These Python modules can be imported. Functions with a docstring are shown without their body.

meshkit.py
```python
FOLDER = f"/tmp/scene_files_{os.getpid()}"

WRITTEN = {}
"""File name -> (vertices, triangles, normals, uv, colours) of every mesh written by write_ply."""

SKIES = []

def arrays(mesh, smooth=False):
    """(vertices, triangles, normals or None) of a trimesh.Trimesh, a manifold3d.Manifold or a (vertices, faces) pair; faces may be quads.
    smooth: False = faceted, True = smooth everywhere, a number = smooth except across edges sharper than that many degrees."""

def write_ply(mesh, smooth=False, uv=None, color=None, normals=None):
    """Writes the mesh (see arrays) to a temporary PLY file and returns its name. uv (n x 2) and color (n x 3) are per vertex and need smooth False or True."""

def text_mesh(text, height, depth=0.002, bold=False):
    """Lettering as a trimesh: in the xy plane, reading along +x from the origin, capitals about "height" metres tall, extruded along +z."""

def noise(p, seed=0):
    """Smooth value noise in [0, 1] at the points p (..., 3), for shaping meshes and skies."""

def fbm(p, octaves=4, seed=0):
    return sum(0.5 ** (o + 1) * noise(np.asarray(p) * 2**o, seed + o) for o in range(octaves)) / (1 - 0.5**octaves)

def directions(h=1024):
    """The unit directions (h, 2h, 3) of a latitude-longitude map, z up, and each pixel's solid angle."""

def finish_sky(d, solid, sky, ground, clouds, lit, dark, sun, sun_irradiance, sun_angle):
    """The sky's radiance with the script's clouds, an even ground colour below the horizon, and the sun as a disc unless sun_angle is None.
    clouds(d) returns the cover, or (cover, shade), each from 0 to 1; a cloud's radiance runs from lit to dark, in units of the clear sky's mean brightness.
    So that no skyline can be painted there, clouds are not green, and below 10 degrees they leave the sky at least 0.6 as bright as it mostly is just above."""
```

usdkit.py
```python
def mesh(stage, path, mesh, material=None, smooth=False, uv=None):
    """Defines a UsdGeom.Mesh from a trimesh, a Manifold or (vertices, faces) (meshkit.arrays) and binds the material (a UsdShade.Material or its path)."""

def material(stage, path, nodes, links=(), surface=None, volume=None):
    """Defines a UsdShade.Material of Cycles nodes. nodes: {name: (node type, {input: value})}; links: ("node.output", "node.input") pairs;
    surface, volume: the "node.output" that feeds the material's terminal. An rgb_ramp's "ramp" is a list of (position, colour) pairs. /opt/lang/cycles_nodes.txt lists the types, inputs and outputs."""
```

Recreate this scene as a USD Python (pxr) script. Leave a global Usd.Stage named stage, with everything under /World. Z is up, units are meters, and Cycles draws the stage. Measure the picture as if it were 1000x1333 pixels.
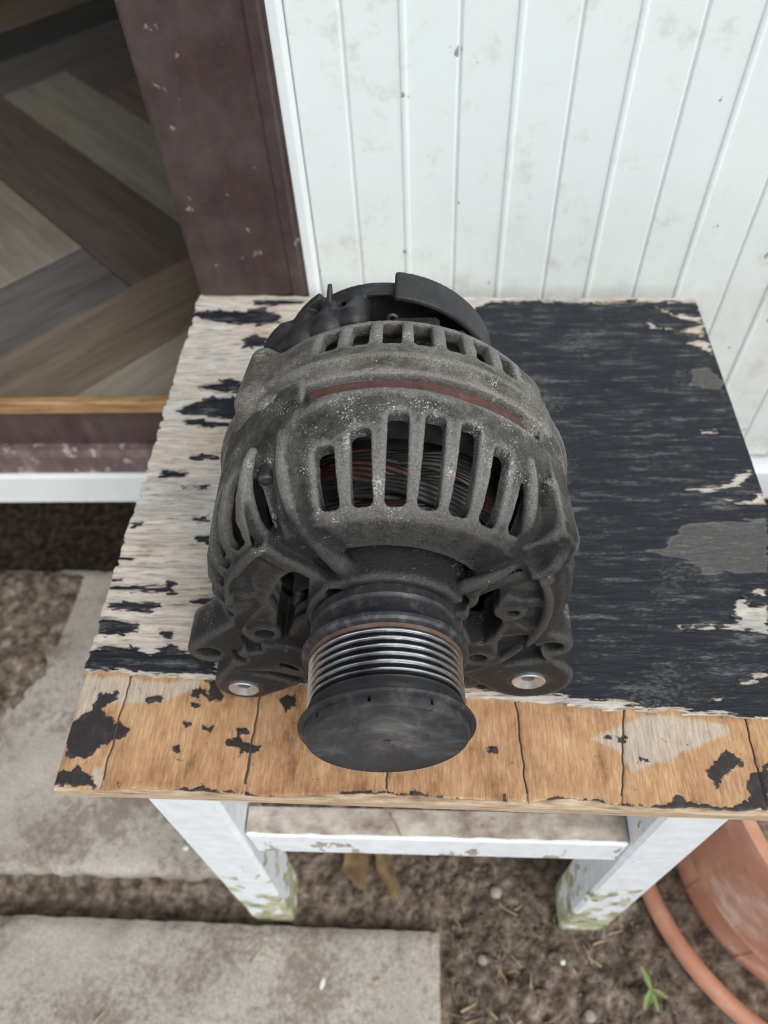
import math, random
import numpy as np, trimesh, usdkit, meshkit
import manifold3d as m3
from scipy import ndimage
from pxr import Usd, UsdGeom, UsdLux, UsdShade, Gf, Sdf, Vt

stage = Usd.Stage.CreateInMemory()
UsdGeom.SetStageUpAxis(stage, UsdGeom.Tokens.z)
UsdGeom.SetStageMetersPerUnit(stage, 1.0)
stage.SetDefaultPrim(UsdGeom.Xform.Define(stage, '/World').GetPrim())
UsdGeom.Scope.Define(stage, '/World/Looks')

# ---------------------------------------------------------------- camera, sky, sun, exposure
TABLE = 0.4148
CAM = (0.0, 0.0, 0.7548)
EXPOSURE = 0.62
R = np.array([[0.998309450, 0.000481113, -0.0581206470], [0.0345714403, -0.808760146, 0.587121658], [-0.0467231911, -0.588138414, -0.807409530]])
cam = UsdGeom.Camera.Define(stage, '/World/camera')
cx, cy, cz = R[:, 0], -R[:, 1], -R[:, 2]
cam.AddTransformOp().Set(Gf.Matrix4d(*cx, 0, *cy, 0, *cz, 0, *CAM, 1))
cam.CreateHorizontalApertureAttr(36.0)
cam.CreateFocalLengthAttr(35.46)
cam.CreateFStopAttr(15.0)
cam.CreateFocusDistanceAttr(0.285)
cam.CreateExposureAttr(EXPOSURE)
cam.CreateClippingRangeAttr((0.02, 1000.0))

SUN = np.array([0.42, -0.50, 0.76]); SUN /= np.linalg.norm(SUN)
elev, rot = math.asin(SUN[2]), math.atan2(SUN[0], SUN[1])
sky_mat = usdkit.material(stage, '/World/Looks/overcast_sky', {
    'sky': ('sky_texture', {'sky_type': 'single_scattering', 'sun_disc': False, 'sun_elevation': elev, 'sun_rotation': rot}),
    'soft': ('hsv', {'saturation': 0.16, 'value': 1.2}),
    'out': ('background_shader', {'strength': 0.112})},
    [('sky.color', 'soft.color'), ('soft.color', 'out.color')], surface='out.background')
dome = UsdLux.DomeLight.Define(stage, '/World/sky')
dome.CreateIntensityAttr(1.0)
UsdShade.MaterialBindingAPI.Apply(dome.GetPrim()).Bind(sky_mat)
dome.GetPrim().SetCustomDataByKey('kind', 'structure')
sun = UsdLux.DistantLight.Define(stage, '/World/sun')
sun.CreateIntensityAttr(0.40); sun.CreateAngleAttr(35.0); sun.CreateNormalizeAttr(True); sun.CreateColorAttr(Gf.Vec3f(1.0, 0.97, 0.93))
zax = SUN; xax = np.cross([0, 0, 1.0], zax); xax /= np.linalg.norm(xax); yax = np.cross(zax, xax)
sun.AddTransformOp().Set(Gf.Matrix4d(*xax, 0, *yax, 0, *zax, 0, 0, 0, 5, 1))
sun.GetPrim().SetCustomDataByKey('kind', 'structure')

# ---------------------------------------------------------------- helpers
DATA = {"black":[[[-161.7,421.8],[-147.2,422.6],[-127.0,419.8],[-125.9,423.3],[-114.0,425.3],[-112.5,419.5],[-102.4,417.0],[-102.2,409.1],[-117.5,406.0],[-140.4,408.8],[-154.6,412.5],[-164.9,418.4]],[[-124.7,436.1],[-109.3,437.0],[-96.7,434.3],[-87.6,435.2],[-88.4,428.2],[-108.0,426.3],[-122.0,427.8]],[[-125.9,392.0],[-117.1,397.2],[-109.0,391.6],[-108.9,385.2],[-123.3,384.4]],[[-150.2,347.3],[-135.2,350.0],[-128.9,354.8],[-119.9,350.8],[-109.8,348.7],[-108.7,341.0],[-135.3,342.2],[-142.8,345.2]],[[-158.0,326.5],[-148.9,332.9],[-139.9,336.6],[-124.8,337.3],[-111.8,333.4],[-111.1,318.7],[-126.0,318.8],[-144.3,322.6],[-154.1,323.7]],[[-151.1,319.1],[-139.4,318.0],[-126.7,315.2],[-113.0,313.3],[-112.5,309.8],[-126.2,311.7],[-149.6,314.5]],[[-156.5,276.9],[-142.3,276.9],[-141.7,273.6],[-155.9,273.6]],[[-142.1,289.3],[-130.5,290.0],[-124.7,286.7],[-140.2,285.9]],[[-156.6,277.4],[-143.2,276.7],[-141.2,272.3],[-156.0,271.6]],[[-168.5,198.2],[-138.6,199.0],[-135.8,200.8],[-133.0,194.4],[-139.9,195.5],[-168.9,195.9]],[[-167.0,188.4],[-146.7,189.2],[-139.2,187.5],[-143.4,183.5],[-166.1,185.0]],[[-172.2,181.0],[-159.4,178.4],[-147.8,176.3],[-146.6,173.0],[-149.8,171.9],[-158.4,170.2],[-172.7,171.7]],[[-170.3,151.7],[-171.5,160.0],[-162.8,164.3],[-147.7,162.9],[-138.1,159.4],[-128.7,165.8],[-118.9,160.6],[-105.4,160.8],[-103.5,149.6],[-132.1,149.7],[-145.9,151.1]],[[-136.2,173.2],[-129.0,172.2],[-129.1,167.9],[-133.3,168.9]],[[-124.5,189.9],[-114.7,192.3],[-110.6,191.7],[-110.0,188.3],[-122.2,188.8]],[[-165.6,239.3],[-160.3,240.0],[-159.3,238.0],[-164.6,237.3]],[[-132.3,242.6],[-123.6,242.9],[-123.3,241.6],[-132.1,241.6]],[[-168.5,215.4],[-160.2,216.0],[-159.3,214.7],[-168.3,214.5]],[[-142.3,265.9],[-127.7,266.6],[-127.2,263.8],[-140.9,264.5]],[[-168.2,203.3],[-162.5,203.8],[-163.1,201.8],[-168.2,201.4]],[[-127.9,230.9],[-119.4,231.6],[-118.6,226.5],[-126.2,227.1]],[[43.7,427.5],[181.7,429.0],[188.4,250.7],[157.1,131.1],[62.0,141.3],[1.0,146.2],[-32.2,149.6],[-48.6,169.8],[-25.8,284.2],[1.3,398.1]]],"bare":[[[146.1,403.3],[154.6,397.3],[165.3,394.2],[181.4,399.6],[178.4,389.7],[172.5,392.6],[147.0,397.5]],[[152.7,419.6],[164.8,411.8],[181.3,408.4],[180.1,402.6],[171.3,405.7],[159.4,413.4]],[[168.6,382.8],[176.9,386.9],[181.5,382.6],[181.0,371.6],[175.2,378.6]],[[151.2,186.0],[156.1,193.4],[159.5,194.6],[159.1,188.5],[162.4,189.1],[168.8,189.8],[164.8,174.4],[155.2,176.6],[123.3,176.5],[123.5,177.7],[153.7,178.9]],[[162.9,256.8],[168.2,254.6],[176.2,254.6],[182.1,259.7],[186.7,259.7],[184.8,252.4],[175.9,253.1],[167.9,253.1]],[[163.3,197.1],[166.9,199.0],[170.1,197.2],[169.1,195.3],[163.9,195.3]],[[145.8,149.6],[150.5,149.2],[153.3,152.4],[159.4,153.3],[159.1,152.2],[154.0,151.4],[150.8,148.3],[146.5,148.6]],[[129.1,140.4],[136.0,141.1],[134.7,139.5],[129.8,139.4]],[[160.1,305.7],[168.7,306.8],[168.1,304.1],[160.6,304.1]],[[143.4,263.4],[156.1,263.4],[167.9,266.5],[174.3,273.8],[181.2,275.9],[180.2,271.7],[172.4,265.5],[155.7,261.4]]],"grey":[[[111.0,222.7],[122.3,223.5],[129.5,229.6],[138.6,238.7],[159.7,242.3],[182.2,242.3],[173.6,208.6],[141.6,209.7],[138.0,213.5],[132.5,218.8],[123.9,220.1]],[[151.4,330.8],[179.9,334.1],[180.3,320.8],[180.3,313.7],[148.2,314.0]],[[165.6,358.5],[175.1,361.0],[182.9,347.9],[180.7,337.8],[163.0,345.6]],[[121.1,309.5],[130.6,310.6],[129.4,303.7],[121.1,304.4]],[[110.6,279.3],[119.0,280.4],[118.1,275.0],[110.0,275.0]],[[69.1,377.7],[95.5,378.6],[94.1,366.3],[70.1,366.7]]],"fblack":[[[-159.5,140.6],[-150.4,140.8],[-150.0,136.5],[-155.2,132.1],[-153.6,128.6],[-141.3,123.3],[-140.3,119.2],[-148.9,115.7],[-158.6,107.0],[-166.2,110.1],[-170.2,116.7],[-169.4,123.5],[-161.4,132.0]],[[-171.2,99.6],[-169.5,102.9],[-162.9,103.0],[-160.9,105.6],[-158.1,102.5],[-151.5,100.1],[-150.3,95.7],[-170.0,95.9]],[[-118.1,116.3],[-114.5,115.0],[-113.9,111.7],[-118.1,113.0]],[[-106.3,124.6],[-100.8,124.0],[-101.1,122.0],[-105.2,122.6]],[[-93.1,118.1],[-85.3,119.6],[-85.0,116.9],[-76.9,115.7],[-77.1,112.4],[-84.4,113.0],[-92.8,116.1]],[[-115.1,142.8],[-107.0,144.3],[-106.1,139.3],[-112.9,138.5]],[[-136.4,138.1],[-128.3,138.9],[-128.4,136.1],[-135.3,136.0]],[[-89.9,123.5],[-84.8,125.0],[-83.6,121.6],[-88.2,120.8]],[[-114.6,125.8],[-111.2,125.9],[-110.9,123.8],[-114.2,123.8]],[[-71.7,139.1],[-63.7,140.6],[-62.4,135.0],[-66.9,132.1]],[[-107.8,148.7],[-100.6,147.3],[-97.5,137.3],[-104.4,137.2]],[[-114.6,136.3],[-109.1,136.4],[-109.3,133.6],[-113.4,133.5]],[[122.0,108.3],[133.6,118.2],[137.9,111.6],[130.4,107.0],[125.5,101.2]],[[140.3,106.5],[150.4,112.6],[144.9,91.1],[129.8,92.4],[138.2,97.9]],[[78.8,123.4],[83.4,123.5],[82.4,121.6],[78.9,121.5]],[[85.5,122.7],[90.0,122.8],[88.9,120.2],[85.9,120.4]],[[93.9,114.2],[98.2,113.3],[97.9,111.8],[94.3,112.2]],[[28.1,117.0],[31.1,117.1],[30.7,114.8],[28.3,114.7]],[[32.5,96.3],[34.0,96.4],[33.8,92.8],[32.6,92.8]],[[102.6,93.6],[109.0,97.3],[111.6,92.4],[101.6,91.8]]],"fpale":[[[74.1,121.7],[101.7,134.1],[135.4,129.1],[136.1,126.0],[108.6,114.0],[89.8,106.9],[85.4,116.6]],[[-168.7,148.6],[-144.4,148.2],[-129.7,145.5],[-111.7,147.2],[-110.9,142.8],[-129.1,136.1],[-146.9,135.1],[-154.0,135.7],[-158.6,132.1],[-169.1,124.9],[-169.7,103.5],[-172.3,103.5]],[[-152.5,103.9],[-149.2,103.9],[-145.6,95.1],[-151.4,95.0]]],"cracks":[[[-145.9,136.6],[-147.4,95.1]],[[-79.8,139.2],[-82.3,92.8]],[[-17.9,105.9],[-18.1,92.6]],[[41.0,136.5],[43.3,92.9]],[[91.7,128.2],[83.5,91.6]],[[144.4,129.1],[144.9,96.8]]],"split":[[-169.7,150.5],[-141.6,149.3],[-114.6,147.7],[-84.1,146.1],[-50.5,146.2],[-20.9,143.9],[15.4,140.6],[51.0,137.4],[85.9,135.7],[120.4,134.5],[153.9,131.8]],"corners":[[-169.5,94.3],[-163.6,440.2],[181.5,428.2],[184.4,250.7],[143.4,90.7]],"wavy":[[-169.8,95.3],[-146.5,94.4],[-129.2,95.5],[-115.2,95.1],[-87.3,94.3],[-73.4,93.0],[-46.3,94.6],[-19.2,95.5],[0.9,94.3],[27.5,93.6],[44.0,93.0],[60.6,95.2],[76.7,93.7],[95.8,91.9],[115.2,92.3],[130.9,91.4],[143.8,92.3]],"fx":{"voidL":[[-32.3,29.7],[-27.7,24.5],[-29.6,11.6],[-33.3,-7.5],[-38.3,-12.2],[-43.8,-23.9],[-46.4,-17.7],[-43.6,-2.6],[-45.1,7.8],[-37.9,23.8]],"pocketL1":[[-54.0,26.9],[-49.0,27.0],[-50.0,14.3],[-52.7,12.0],[-59.2,12.7],[-58.0,19.9]],"pocketL2":[[-61.3,5.9],[-50.2,9.1],[-49.1,3.0],[-56.5,-7.6],[-61.6,-17.0],[-63.5,-4.4]],"pocketL3":[[-62.2,-22.3],[-54.1,-24.8],[-54.2,-30.4],[-60.5,-32.4],[-62.3,-28.7]],"pocketL4":[[-46.8,35.0],[-39.5,45.1],[-33.3,32.5],[-41.4,29.8]],"voidR":[[28.7,-1.2],[35.1,5.6],[41.6,11.5],[42.2,0.4],[44.6,-10.6],[42.0,-19.5],[38.3,-25.6],[33.5,-25.8],[28.9,-13.8]],"pocketR0":[[33.0,0.4],[34.8,14.4],[40.0,20.5],[48.9,28.6],[53.6,21.8],[52.4,18.8],[42.7,9.5],[35.7,-0.9]],"pocketR2":[[44.1,12.2],[45.6,15.9],[54.3,24.4],[56.8,18.5],[57.8,10.5],[51.2,9.1]],"pocketR3":[[53.6,4.0],[58.3,4.0],[58.7,-2.0],[57.8,-10.4],[54.7,-12.6],[49.0,-7.7],[52.3,-2.1]],"pocketR4":[[43.6,-24.0],[45.3,-19.4],[55.3,-18.4],[54.8,-26.8],[44.7,-38.3]],"pocketR5":[[55.5,-26.8],[59.1,-28.3],[64.8,-41.0],[46.8,-46.7],[51.5,-34.8]],"lugpockL":[[-67.5,-50.3],[-52.6,-50.9],[-39.5,-57.8],[-42.2,-64.4],[-53.5,-56.1]],"holeLs":[[-51.2,-18.5]],"bossR":[[46.5,0.3]],"holeRs":[[36.3,-38.7]],"hubL":[[-16.1,16.9]],"hubR":[[25.3,7.7]],"holeL1":[[-82.1,-40.3]],"holeL2":[[-66.4,-38.4]],"eyeL":[[-69.4,-68.5]],"eyeR":[[60.0,-60.9]],"holeR":[[66.2,-31.2]]}}
used = {}
def numbered(parent, name):
    key = parent + '/' + name
    n = used.get(key, 0); used[key] = n + 1
    return key if n == 0 else f'{key}_{n:03d}'
def path_of(p): return '/World' if p is None else str(p.GetPath())
def obj(name, mesh, mat, parent=None, smooth=False, attrs=None):
    p = numbered(path_of(parent), name)
    m = usdkit.mesh(stage, p, mesh, '/World/Looks/' + mat, smooth=smooth)
    for k, a in (attrs or {}).items():
        if callable(a): a = a(np.array(m.GetPointsAttr().Get(), float))
        UsdGeom.PrimvarsAPI(m).CreatePrimvar(k, Sdf.ValueTypeNames.FloatArray, 'vertex').Set(Vt.FloatArray.FromNumpy(np.asarray(a, np.float32)))
    return m.GetPrim()
def tag(o, label=None, cat=None, group=None, kind=None):
    for k, v in (('label', label), ('category', cat), ('group', group), ('kind', kind)):
        if v: o.SetCustomDataByKey(k, v)
    return o
def thing(name, label, cat, loc=(0, 0, 0), group=None):
    x = UsdGeom.Xform.Define(stage, numbered('/World', name))
    if any(loc): x.AddTranslateOp().Set(Gf.Vec3d(*map(float, loc)))
    return tag(x.GetPrim(), label, cat, group)
def box(x0, x1, y0, y1, z0, z1, ch=0.0):
    b = m3.Manifold.cube((x1 - x0, y1 - y0, z1 - z0)).translate((x0, y0, z0))
    if ch:
        c = ch
        b = m3.Manifold.batch_hull([m3.Manifold.cube((x1-x0-2*c, y1-y0-2*c, z1-z0)).translate((x0+c, y0+c, z0)),
                                    m3.Manifold.cube((x1-x0-2*c, y1-y0, z1-z0-2*c)).translate((x0+c, y0, z0+c)),
                                    m3.Manifold.cube((x1-x0, y1-y0-2*c, z1-z0-2*c)).translate((x0, y0+c, z0+c))])
    return b
def hull(points): return m3.Manifold.hull_points(np.asarray(points, float))
def tube(pts, rad, n=8):
    pts = np.asarray(pts, float); rad = np.broadcast_to(np.asarray(rad, float), len(pts))
    t = np.gradient(pts, axis=0); t /= np.maximum(np.linalg.norm(t, axis=1, keepdims=True), 1e-12)
    up = np.array([0.12, 0.23, 0.97]); V = []
    for p, d, r in zip(pts, t, rad):
        a = np.cross(d, up)
        if np.linalg.norm(a) < 0.05: a = np.cross(d, [1.0, 0, 0])
        a /= np.linalg.norm(a); b = np.cross(d, a)
        for k in range(n):
            th = 2 * math.pi * k / n
            V.append(p + r * (math.cos(th) * a + math.sin(th) * b))
    F = []
    for i in range(len(pts) - 1):
        for k in range(n):
            a, b = i*n + k, i*n + (k+1) % n
            F += [[a, b, b + n], [a, b + n, a + n]]
    V += [pts[0], pts[-1]]; e = len(V)
    for k in range(n):
        F.append([e-2, (k+1) % n, k]); F.append([e-1, (len(pts)-1)*n + k, (len(pts)-1)*n + (k+1) % n])
    return np.array(V), np.array(F)
def join(parts):
    V, F, o = [], [], 0
    for v, f in parts:
        V.append(v); F.append(np.asarray(f) + o); o += len(v)
    return np.vstack(V), np.vstack(F)
def revolve(prof, n=128, axis='z'):
    """prof: (r, h) points; closed if it starts and ends on r=0, or an explicitly closed loop."""
    prof = np.asarray(prof, float); th = np.linspace(0, 2*math.pi, n, endpoint=False)
    c, s = np.cos(th), np.sin(th)
    V = np.stack([prof[:, 0][:, None]*c, prof[:, 0][:, None]*s, np.repeat(prof[:, 1][:, None], n, 1)], -1).reshape(-1, 3)
    F = []
    k = np.arange(n); k2 = (k + 1) % n
    for i in range(len(prof) - 1):
        a, b = i*n + k, i*n + k2
        F.append(np.stack([a, b, b + n], 1)); F.append(np.stack([a, b + n, a + n], 1))
    F = np.vstack(F)
    if axis == 'y':                                   # h runs along +y (away from the camera), angle measured in xz
        V = np.stack([V[:, 0], V[:, 2], V[:, 1]], -1); F = F[:, ::-1]
    return V, F
def fbm(p, o=4, s=0): return meshkit.fbm(np.asarray(p, float), o, s)
def grid_slab(P, bottom, closed_skirt=True):
    """P (nu, nv, 3) a top sheet; a skirt drops to z = bottom and a bottom face closes it."""
    nu, nv = P.shape[:2]
    V = P.reshape(-1, 3)
    i, j = np.meshgrid(np.arange(nu-1), np.arange(nv-1), indexing='ij')
    a = (i*nv + j).ravel(); b = a + nv
    F = np.vstack([np.stack([a, b, b+1], 1), np.stack([a, b+1, a+1], 1)])
    loop = list(np.arange(nu)*nv) + list((nu-1)*nv + np.arange(1, nv)) + list((np.arange(nu-2, -1, -1))*nv + nv-1) + list(np.arange(nv-2, 0, -1))
    loop = np.array(loop); L = len(loop)
    W = V[loop].copy(); T = V[loop].copy(); W[:, 2] = bottom
    n0 = len(V); k = np.arange(L); k2 = (k+1) % L
    V2 = np.vstack([V, T, W, [[W[:, 0].mean(), W[:, 1].mean(), bottom]]])
    S = np.vstack([np.stack([n0+k, n0+L+k, n0+L+k2], 1), np.stack([n0+k, n0+L+k2, n0+k2], 1), np.stack([n0+L+k, np.full(L, n0+2*L), n0+L+k2], 1)])
    return V2, np.vstack([F, S]), loop
def poly_sd(pts, poly):
    """signed distance, positive inside."""
    pts = np.asarray(pts, float); poly = np.asarray(poly, float)
    d = np.full(len(pts), 1e9); inside = np.zeros(len(pts), bool)
    for a, b in zip(poly, np.roll(poly, -1, 0)):
        e = b - a; w = pts - a
        t = np.clip((w @ e) / max(e @ e, 1e-12), 0, 1)
        d = np.minimum(d, ((w - t[:, None]*e)**2).sum(1))
        c = (a[1] > pts[:, 1]) != (b[1] > pts[:, 1])
        with np.errstate(divide='ignore', invalid='ignore'):
            inside ^= c & (pts[:, 0] < (b[0]-a[0])*(pts[:, 1]-a[1])/(b[1]-a[1]) + a[0])
    return np.where(inside, 1, -1) * np.sqrt(d)
def union_sd(pts, polys):
    r = np.full(len(pts), -30.0)
    for p in polys:
        p = np.asarray(p); lo, hi = p.min(0) - 8, p.max(0) + 8
        m = ((pts > lo) & (pts < hi)).all(1)
        if m.any(): r[m] = np.maximum(r[m], poly_sd(pts[m], p))
    return r

# ---------------------------------------------------------------- materials
def mat(name, nodes, links, surface='p.BSDF'): return usdkit.material(stage, '/World/Looks/' + name, nodes, links, surface=surface)
POS = ('geometry', {})
def speckled(name, ramp, scale, rough=0.6, bump=0.3, dist=0.001, detail=6, stretch=(1, 1, 1), metallic=0.0, spec=0.5, rough2=None, fine=None):
    """A colour ramp over one noise, a finer noise for the relief."""
    nodes = {'g': POS, 'm': ('mapping', {'scale': stretch}), 'n': ('noise_texture', {'scale': scale, 'detail': detail, 'roughness': 0.62}),
             'r': ('rgb_ramp', {'ramp': ramp}), 'n2': ('noise_texture', {'scale': fine or scale*6, 'detail': 4, 'roughness': 0.6}),
             'b': ('bump', {'strength': bump, 'distance': dist}), 'p': ('principled_bsdf', {'roughness': rough, 'metallic': metallic, 'specular_ior_level': spec})}
    links = [('g.position', 'm.vector'), ('m.vector', 'n.vector'), ('m.vector', 'n2.vector'), ('n.fac', 'r.fac'), ('r.color', 'p.base_color'), ('n2.fac', 'b.height'), ('b.normal', 'p.normal')]
    return mat(name, nodes, links)
def alum(name, lo, mid, hi, fleck=(0.40, 0.39, 0.365), flecks=0.62):
    """Grimy cast aluminium: mottled grime, bare metal worn through on convex edges, crusts of pale oxide."""
    nodes = {'g': POS,
        'n': ('noise_texture', {'scale': 75, 'detail': 8, 'roughness': 0.74}),
        'r': ('rgb_ramp', {'ramp': [(0.36, lo), (0.5, mid), (0.64, hi)]}),
        'w': ('attribute', {'attribute': 'wear'}),
        'nw': ('noise_texture', {'scale': 420, 'detail': 5, 'roughness': 0.7}),
        'wm': ('math', {'math_type': 'multiply_add', 'value2': 1.1, 'value3': -0.55}),
        'ws': ('math', {'math_type': 'add'}),
        'wr': ('map_range', {'from_min': 0.25, 'from_max': 0.75, 'to_min': 0.0, 'to_max': 0.65, 'clamp': True}), 'oi2': ('math', {'math_type': 'multiply_add', 'value2': -0.72, 'value3': 1.0}), 'wx': ('math', {'math_type': 'multiply'}),
        'edge': ('mix', {'color2': (0.23, 0.225, 0.21)}), 'oa': ('attribute', {'attribute': 'oil'}), 'on': ('math', {'math_type': 'multiply_add', 'value2': 0.9, 'value3': -0.45}), 'os': ('math', {'math_type': 'add'}), 'om': ('map_range', {'from_min': 0.0, 'from_max': 0.62, 'to_max': 0.90, 'clamp': True}), 'oc': ('mix', {'color2': (0.0165, 0.0165, 0.0165)}),  # front darkening: oily grime plus painted shade
        'f1': ('noise_texture', {'scale': 1500, 'detail': 2, 'roughness': 0.6}),
        'f2': ('noise_texture', {'scale': 70, 'detail': 5, 'roughness': 0.7}),
        'fs': ('math', {'math_type': 'multiply_add', 'value2': 0.95}),
        'fr': ('map_range', {'from_min': 1.125 + (flecks - 0.62), 'from_max': 1.20 + (flecks - 0.62), 'to_min': 0.0, 'to_max': 0.9, 'clamp': True}),
        'fl': ('mix', {'color2': fleck}), 'fk': ('math', {'math_type': 'multiply_add', 'value2': -0.10}),
        'n3': ('noise_texture', {'scale': 1250, 'detail': 5, 'roughness': 0.78}),
        'gm': ('map_range', {'from_min': 0.34, 'from_max': 0.66, 'to_min': 0.55, 'to_max': 1.48}), 'gmc': ('combine_color', {}), 'gx': ('mix', {'mix_type': 'multiply', 'fac': 1.0}),
        'b': ('bump', {'strength': 0.75, 'distance': 0.0009}),
        'ro': ('map_range', {'from_min': 0.3, 'from_max': 0.7, 'to_min': 0.46, 'to_max': 0.72}),
        'p': ('principled_bsdf', {'metallic': 0.2, 'specular_ior_level': 0.26})}
    links = [('g.position', 'n.vector'), ('g.position', 'nw.vector'), ('g.position', 'f1.vector'), ('g.position', 'f2.vector'), ('g.position', 'n3.vector'),
        ('n.fac', 'r.fac'), ('nw.fac', 'wm.value1'), ('wm.value', 'ws.value1'), ('w.fac', 'ws.value2'), ('ws.value', 'wr.value'),
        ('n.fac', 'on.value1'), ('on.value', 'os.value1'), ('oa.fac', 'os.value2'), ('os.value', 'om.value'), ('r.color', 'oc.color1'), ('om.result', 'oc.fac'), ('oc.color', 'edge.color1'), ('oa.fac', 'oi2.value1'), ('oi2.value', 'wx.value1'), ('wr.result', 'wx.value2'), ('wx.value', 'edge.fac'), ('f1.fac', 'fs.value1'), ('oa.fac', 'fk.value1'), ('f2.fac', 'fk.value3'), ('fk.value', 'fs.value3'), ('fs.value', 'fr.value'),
        ('edge.color', 'fl.color1'), ('fr.result', 'fl.fac'), ('n3.fac', 'gm.value'), ('gm.result', 'gmc.r'), ('gm.result', 'gmc.g'), ('gm.result', 'gmc.b'), ('fl.color', 'gx.color1'), ('gmc.color', 'gx.color2'), ('gx.color', 'p.base_color'), ('n3.fac', 'b.height'), ('b.normal', 'p.normal'), ('n.fac', 'ro.value'), ('ro.result', 'p.roughness')]
    mat(name, nodes, links)
alum('grimy_aluminium', (0.020, 0.0196, 0.0185), (0.056, 0.0550, 0.052), (0.110, 0.108, 0.103))
alum('rear_aluminium', (0.048, 0.045, 0.038), (0.112, 0.106, 0.092), (0.205, 0.198, 0.18), flecks=0.61)
speckled('rusty_laminations', [(0.3, (0.045, 0.019, 0.015)), (0.55, (0.080, 0.036, 0.029)), (0.75, (0.12, 0.068, 0.056))], 220, 0.75, 0.5, 0.0006)
speckled('black_plastic', [(0.3, (0.013, 0.0135, 0.015)), (0.6, (0.024, 0.025, 0.027)), (0.8, (0.06, 0.06, 0.06))], 130, 0.48, 0.12, 0.0004, spec=0.3)
mat('cap_plastic', {'g': POS, 'n': ('noise_texture', {'scale': 60, 'detail': 8, 'roughness': 0.7, 'distortion': 0.8}), 'sa': ('attribute', {'attribute': 'scuff'}), 'sn': ('math', {'math_type': 'multiply_add', 'value2': 0.19}), 'r': ('rgb_ramp', {'ramp': [(0.3, (0.013, 0.0135, 0.015)), (0.52, (0.024, 0.025, 0.027)), (0.66, (0.062, 0.063, 0.064)), (0.85, (0.17, 0.17, 0.167))]}),
    'n2': ('noise_texture', {'scale': 480, 'detail': 5, 'roughness': 0.7}), 's': ('map_range', {'from_min': 0.64, 'from_max': 0.72, 'to_max': 0.6, 'clamp': True}), 'c': ('mix', {'color2': (0.22, 0.21, 0.19)}),
    'mt': ('mapping', {'scale': (0.15, 0.5, 1.0), 'rotation': (0, 0.5, 0)}), 'n3': ('noise_texture', {'scale': 650, 'detail': 2}), 's3': ('map_range', {'from_min': 0.72, 'from_max': 0.78, 'to_max': 0.35, 'clamp': True}), 'c3': ('mix', {'color2': (0.17, 0.165, 0.155)}),
    'ro': ('map_range', {'from_min': 0.3, 'from_max': 0.7, 'to_min': 0.36, 'to_max': 0.6}), 'b': ('bump', {'strength': 0.12, 'distance': 0.0003}), 'p': ('principled_bsdf', {'specular_ior_level': 0.28})},
    [('g.position', 'n.vector'), ('sa.fac', 'sn.value1'), ('n.fac', 'sn.value3'), ('sn.value', 'r.fac'), ('g.position', 'n2.vector'), ('n2.fac', 's.value'), ('r.color', 'c.color1'), ('s.result', 'c.fac'), ('g.position', 'mt.vector'), ('mt.vector', 'n3.vector'), ('n3.fac', 's3.value'), ('c.color', 'c3.color1'), ('s3.result', 'c3.fac'),
     ('c3.color', 'p.base_color'), ('n.fac', 'ro.value'), ('ro.result', 'p.roughness'), ('n2.fac', 'b.height'), ('b.normal', 'p.normal')])
speckled('dark_steel', [(0.3, (0.022, 0.0225, 0.025)), (0.55, (0.045, 0.046, 0.050)), (0.8, (0.14, 0.14, 0.14))], 260, 0.5, 0.3, 0.0004, metallic=0.5)
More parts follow.
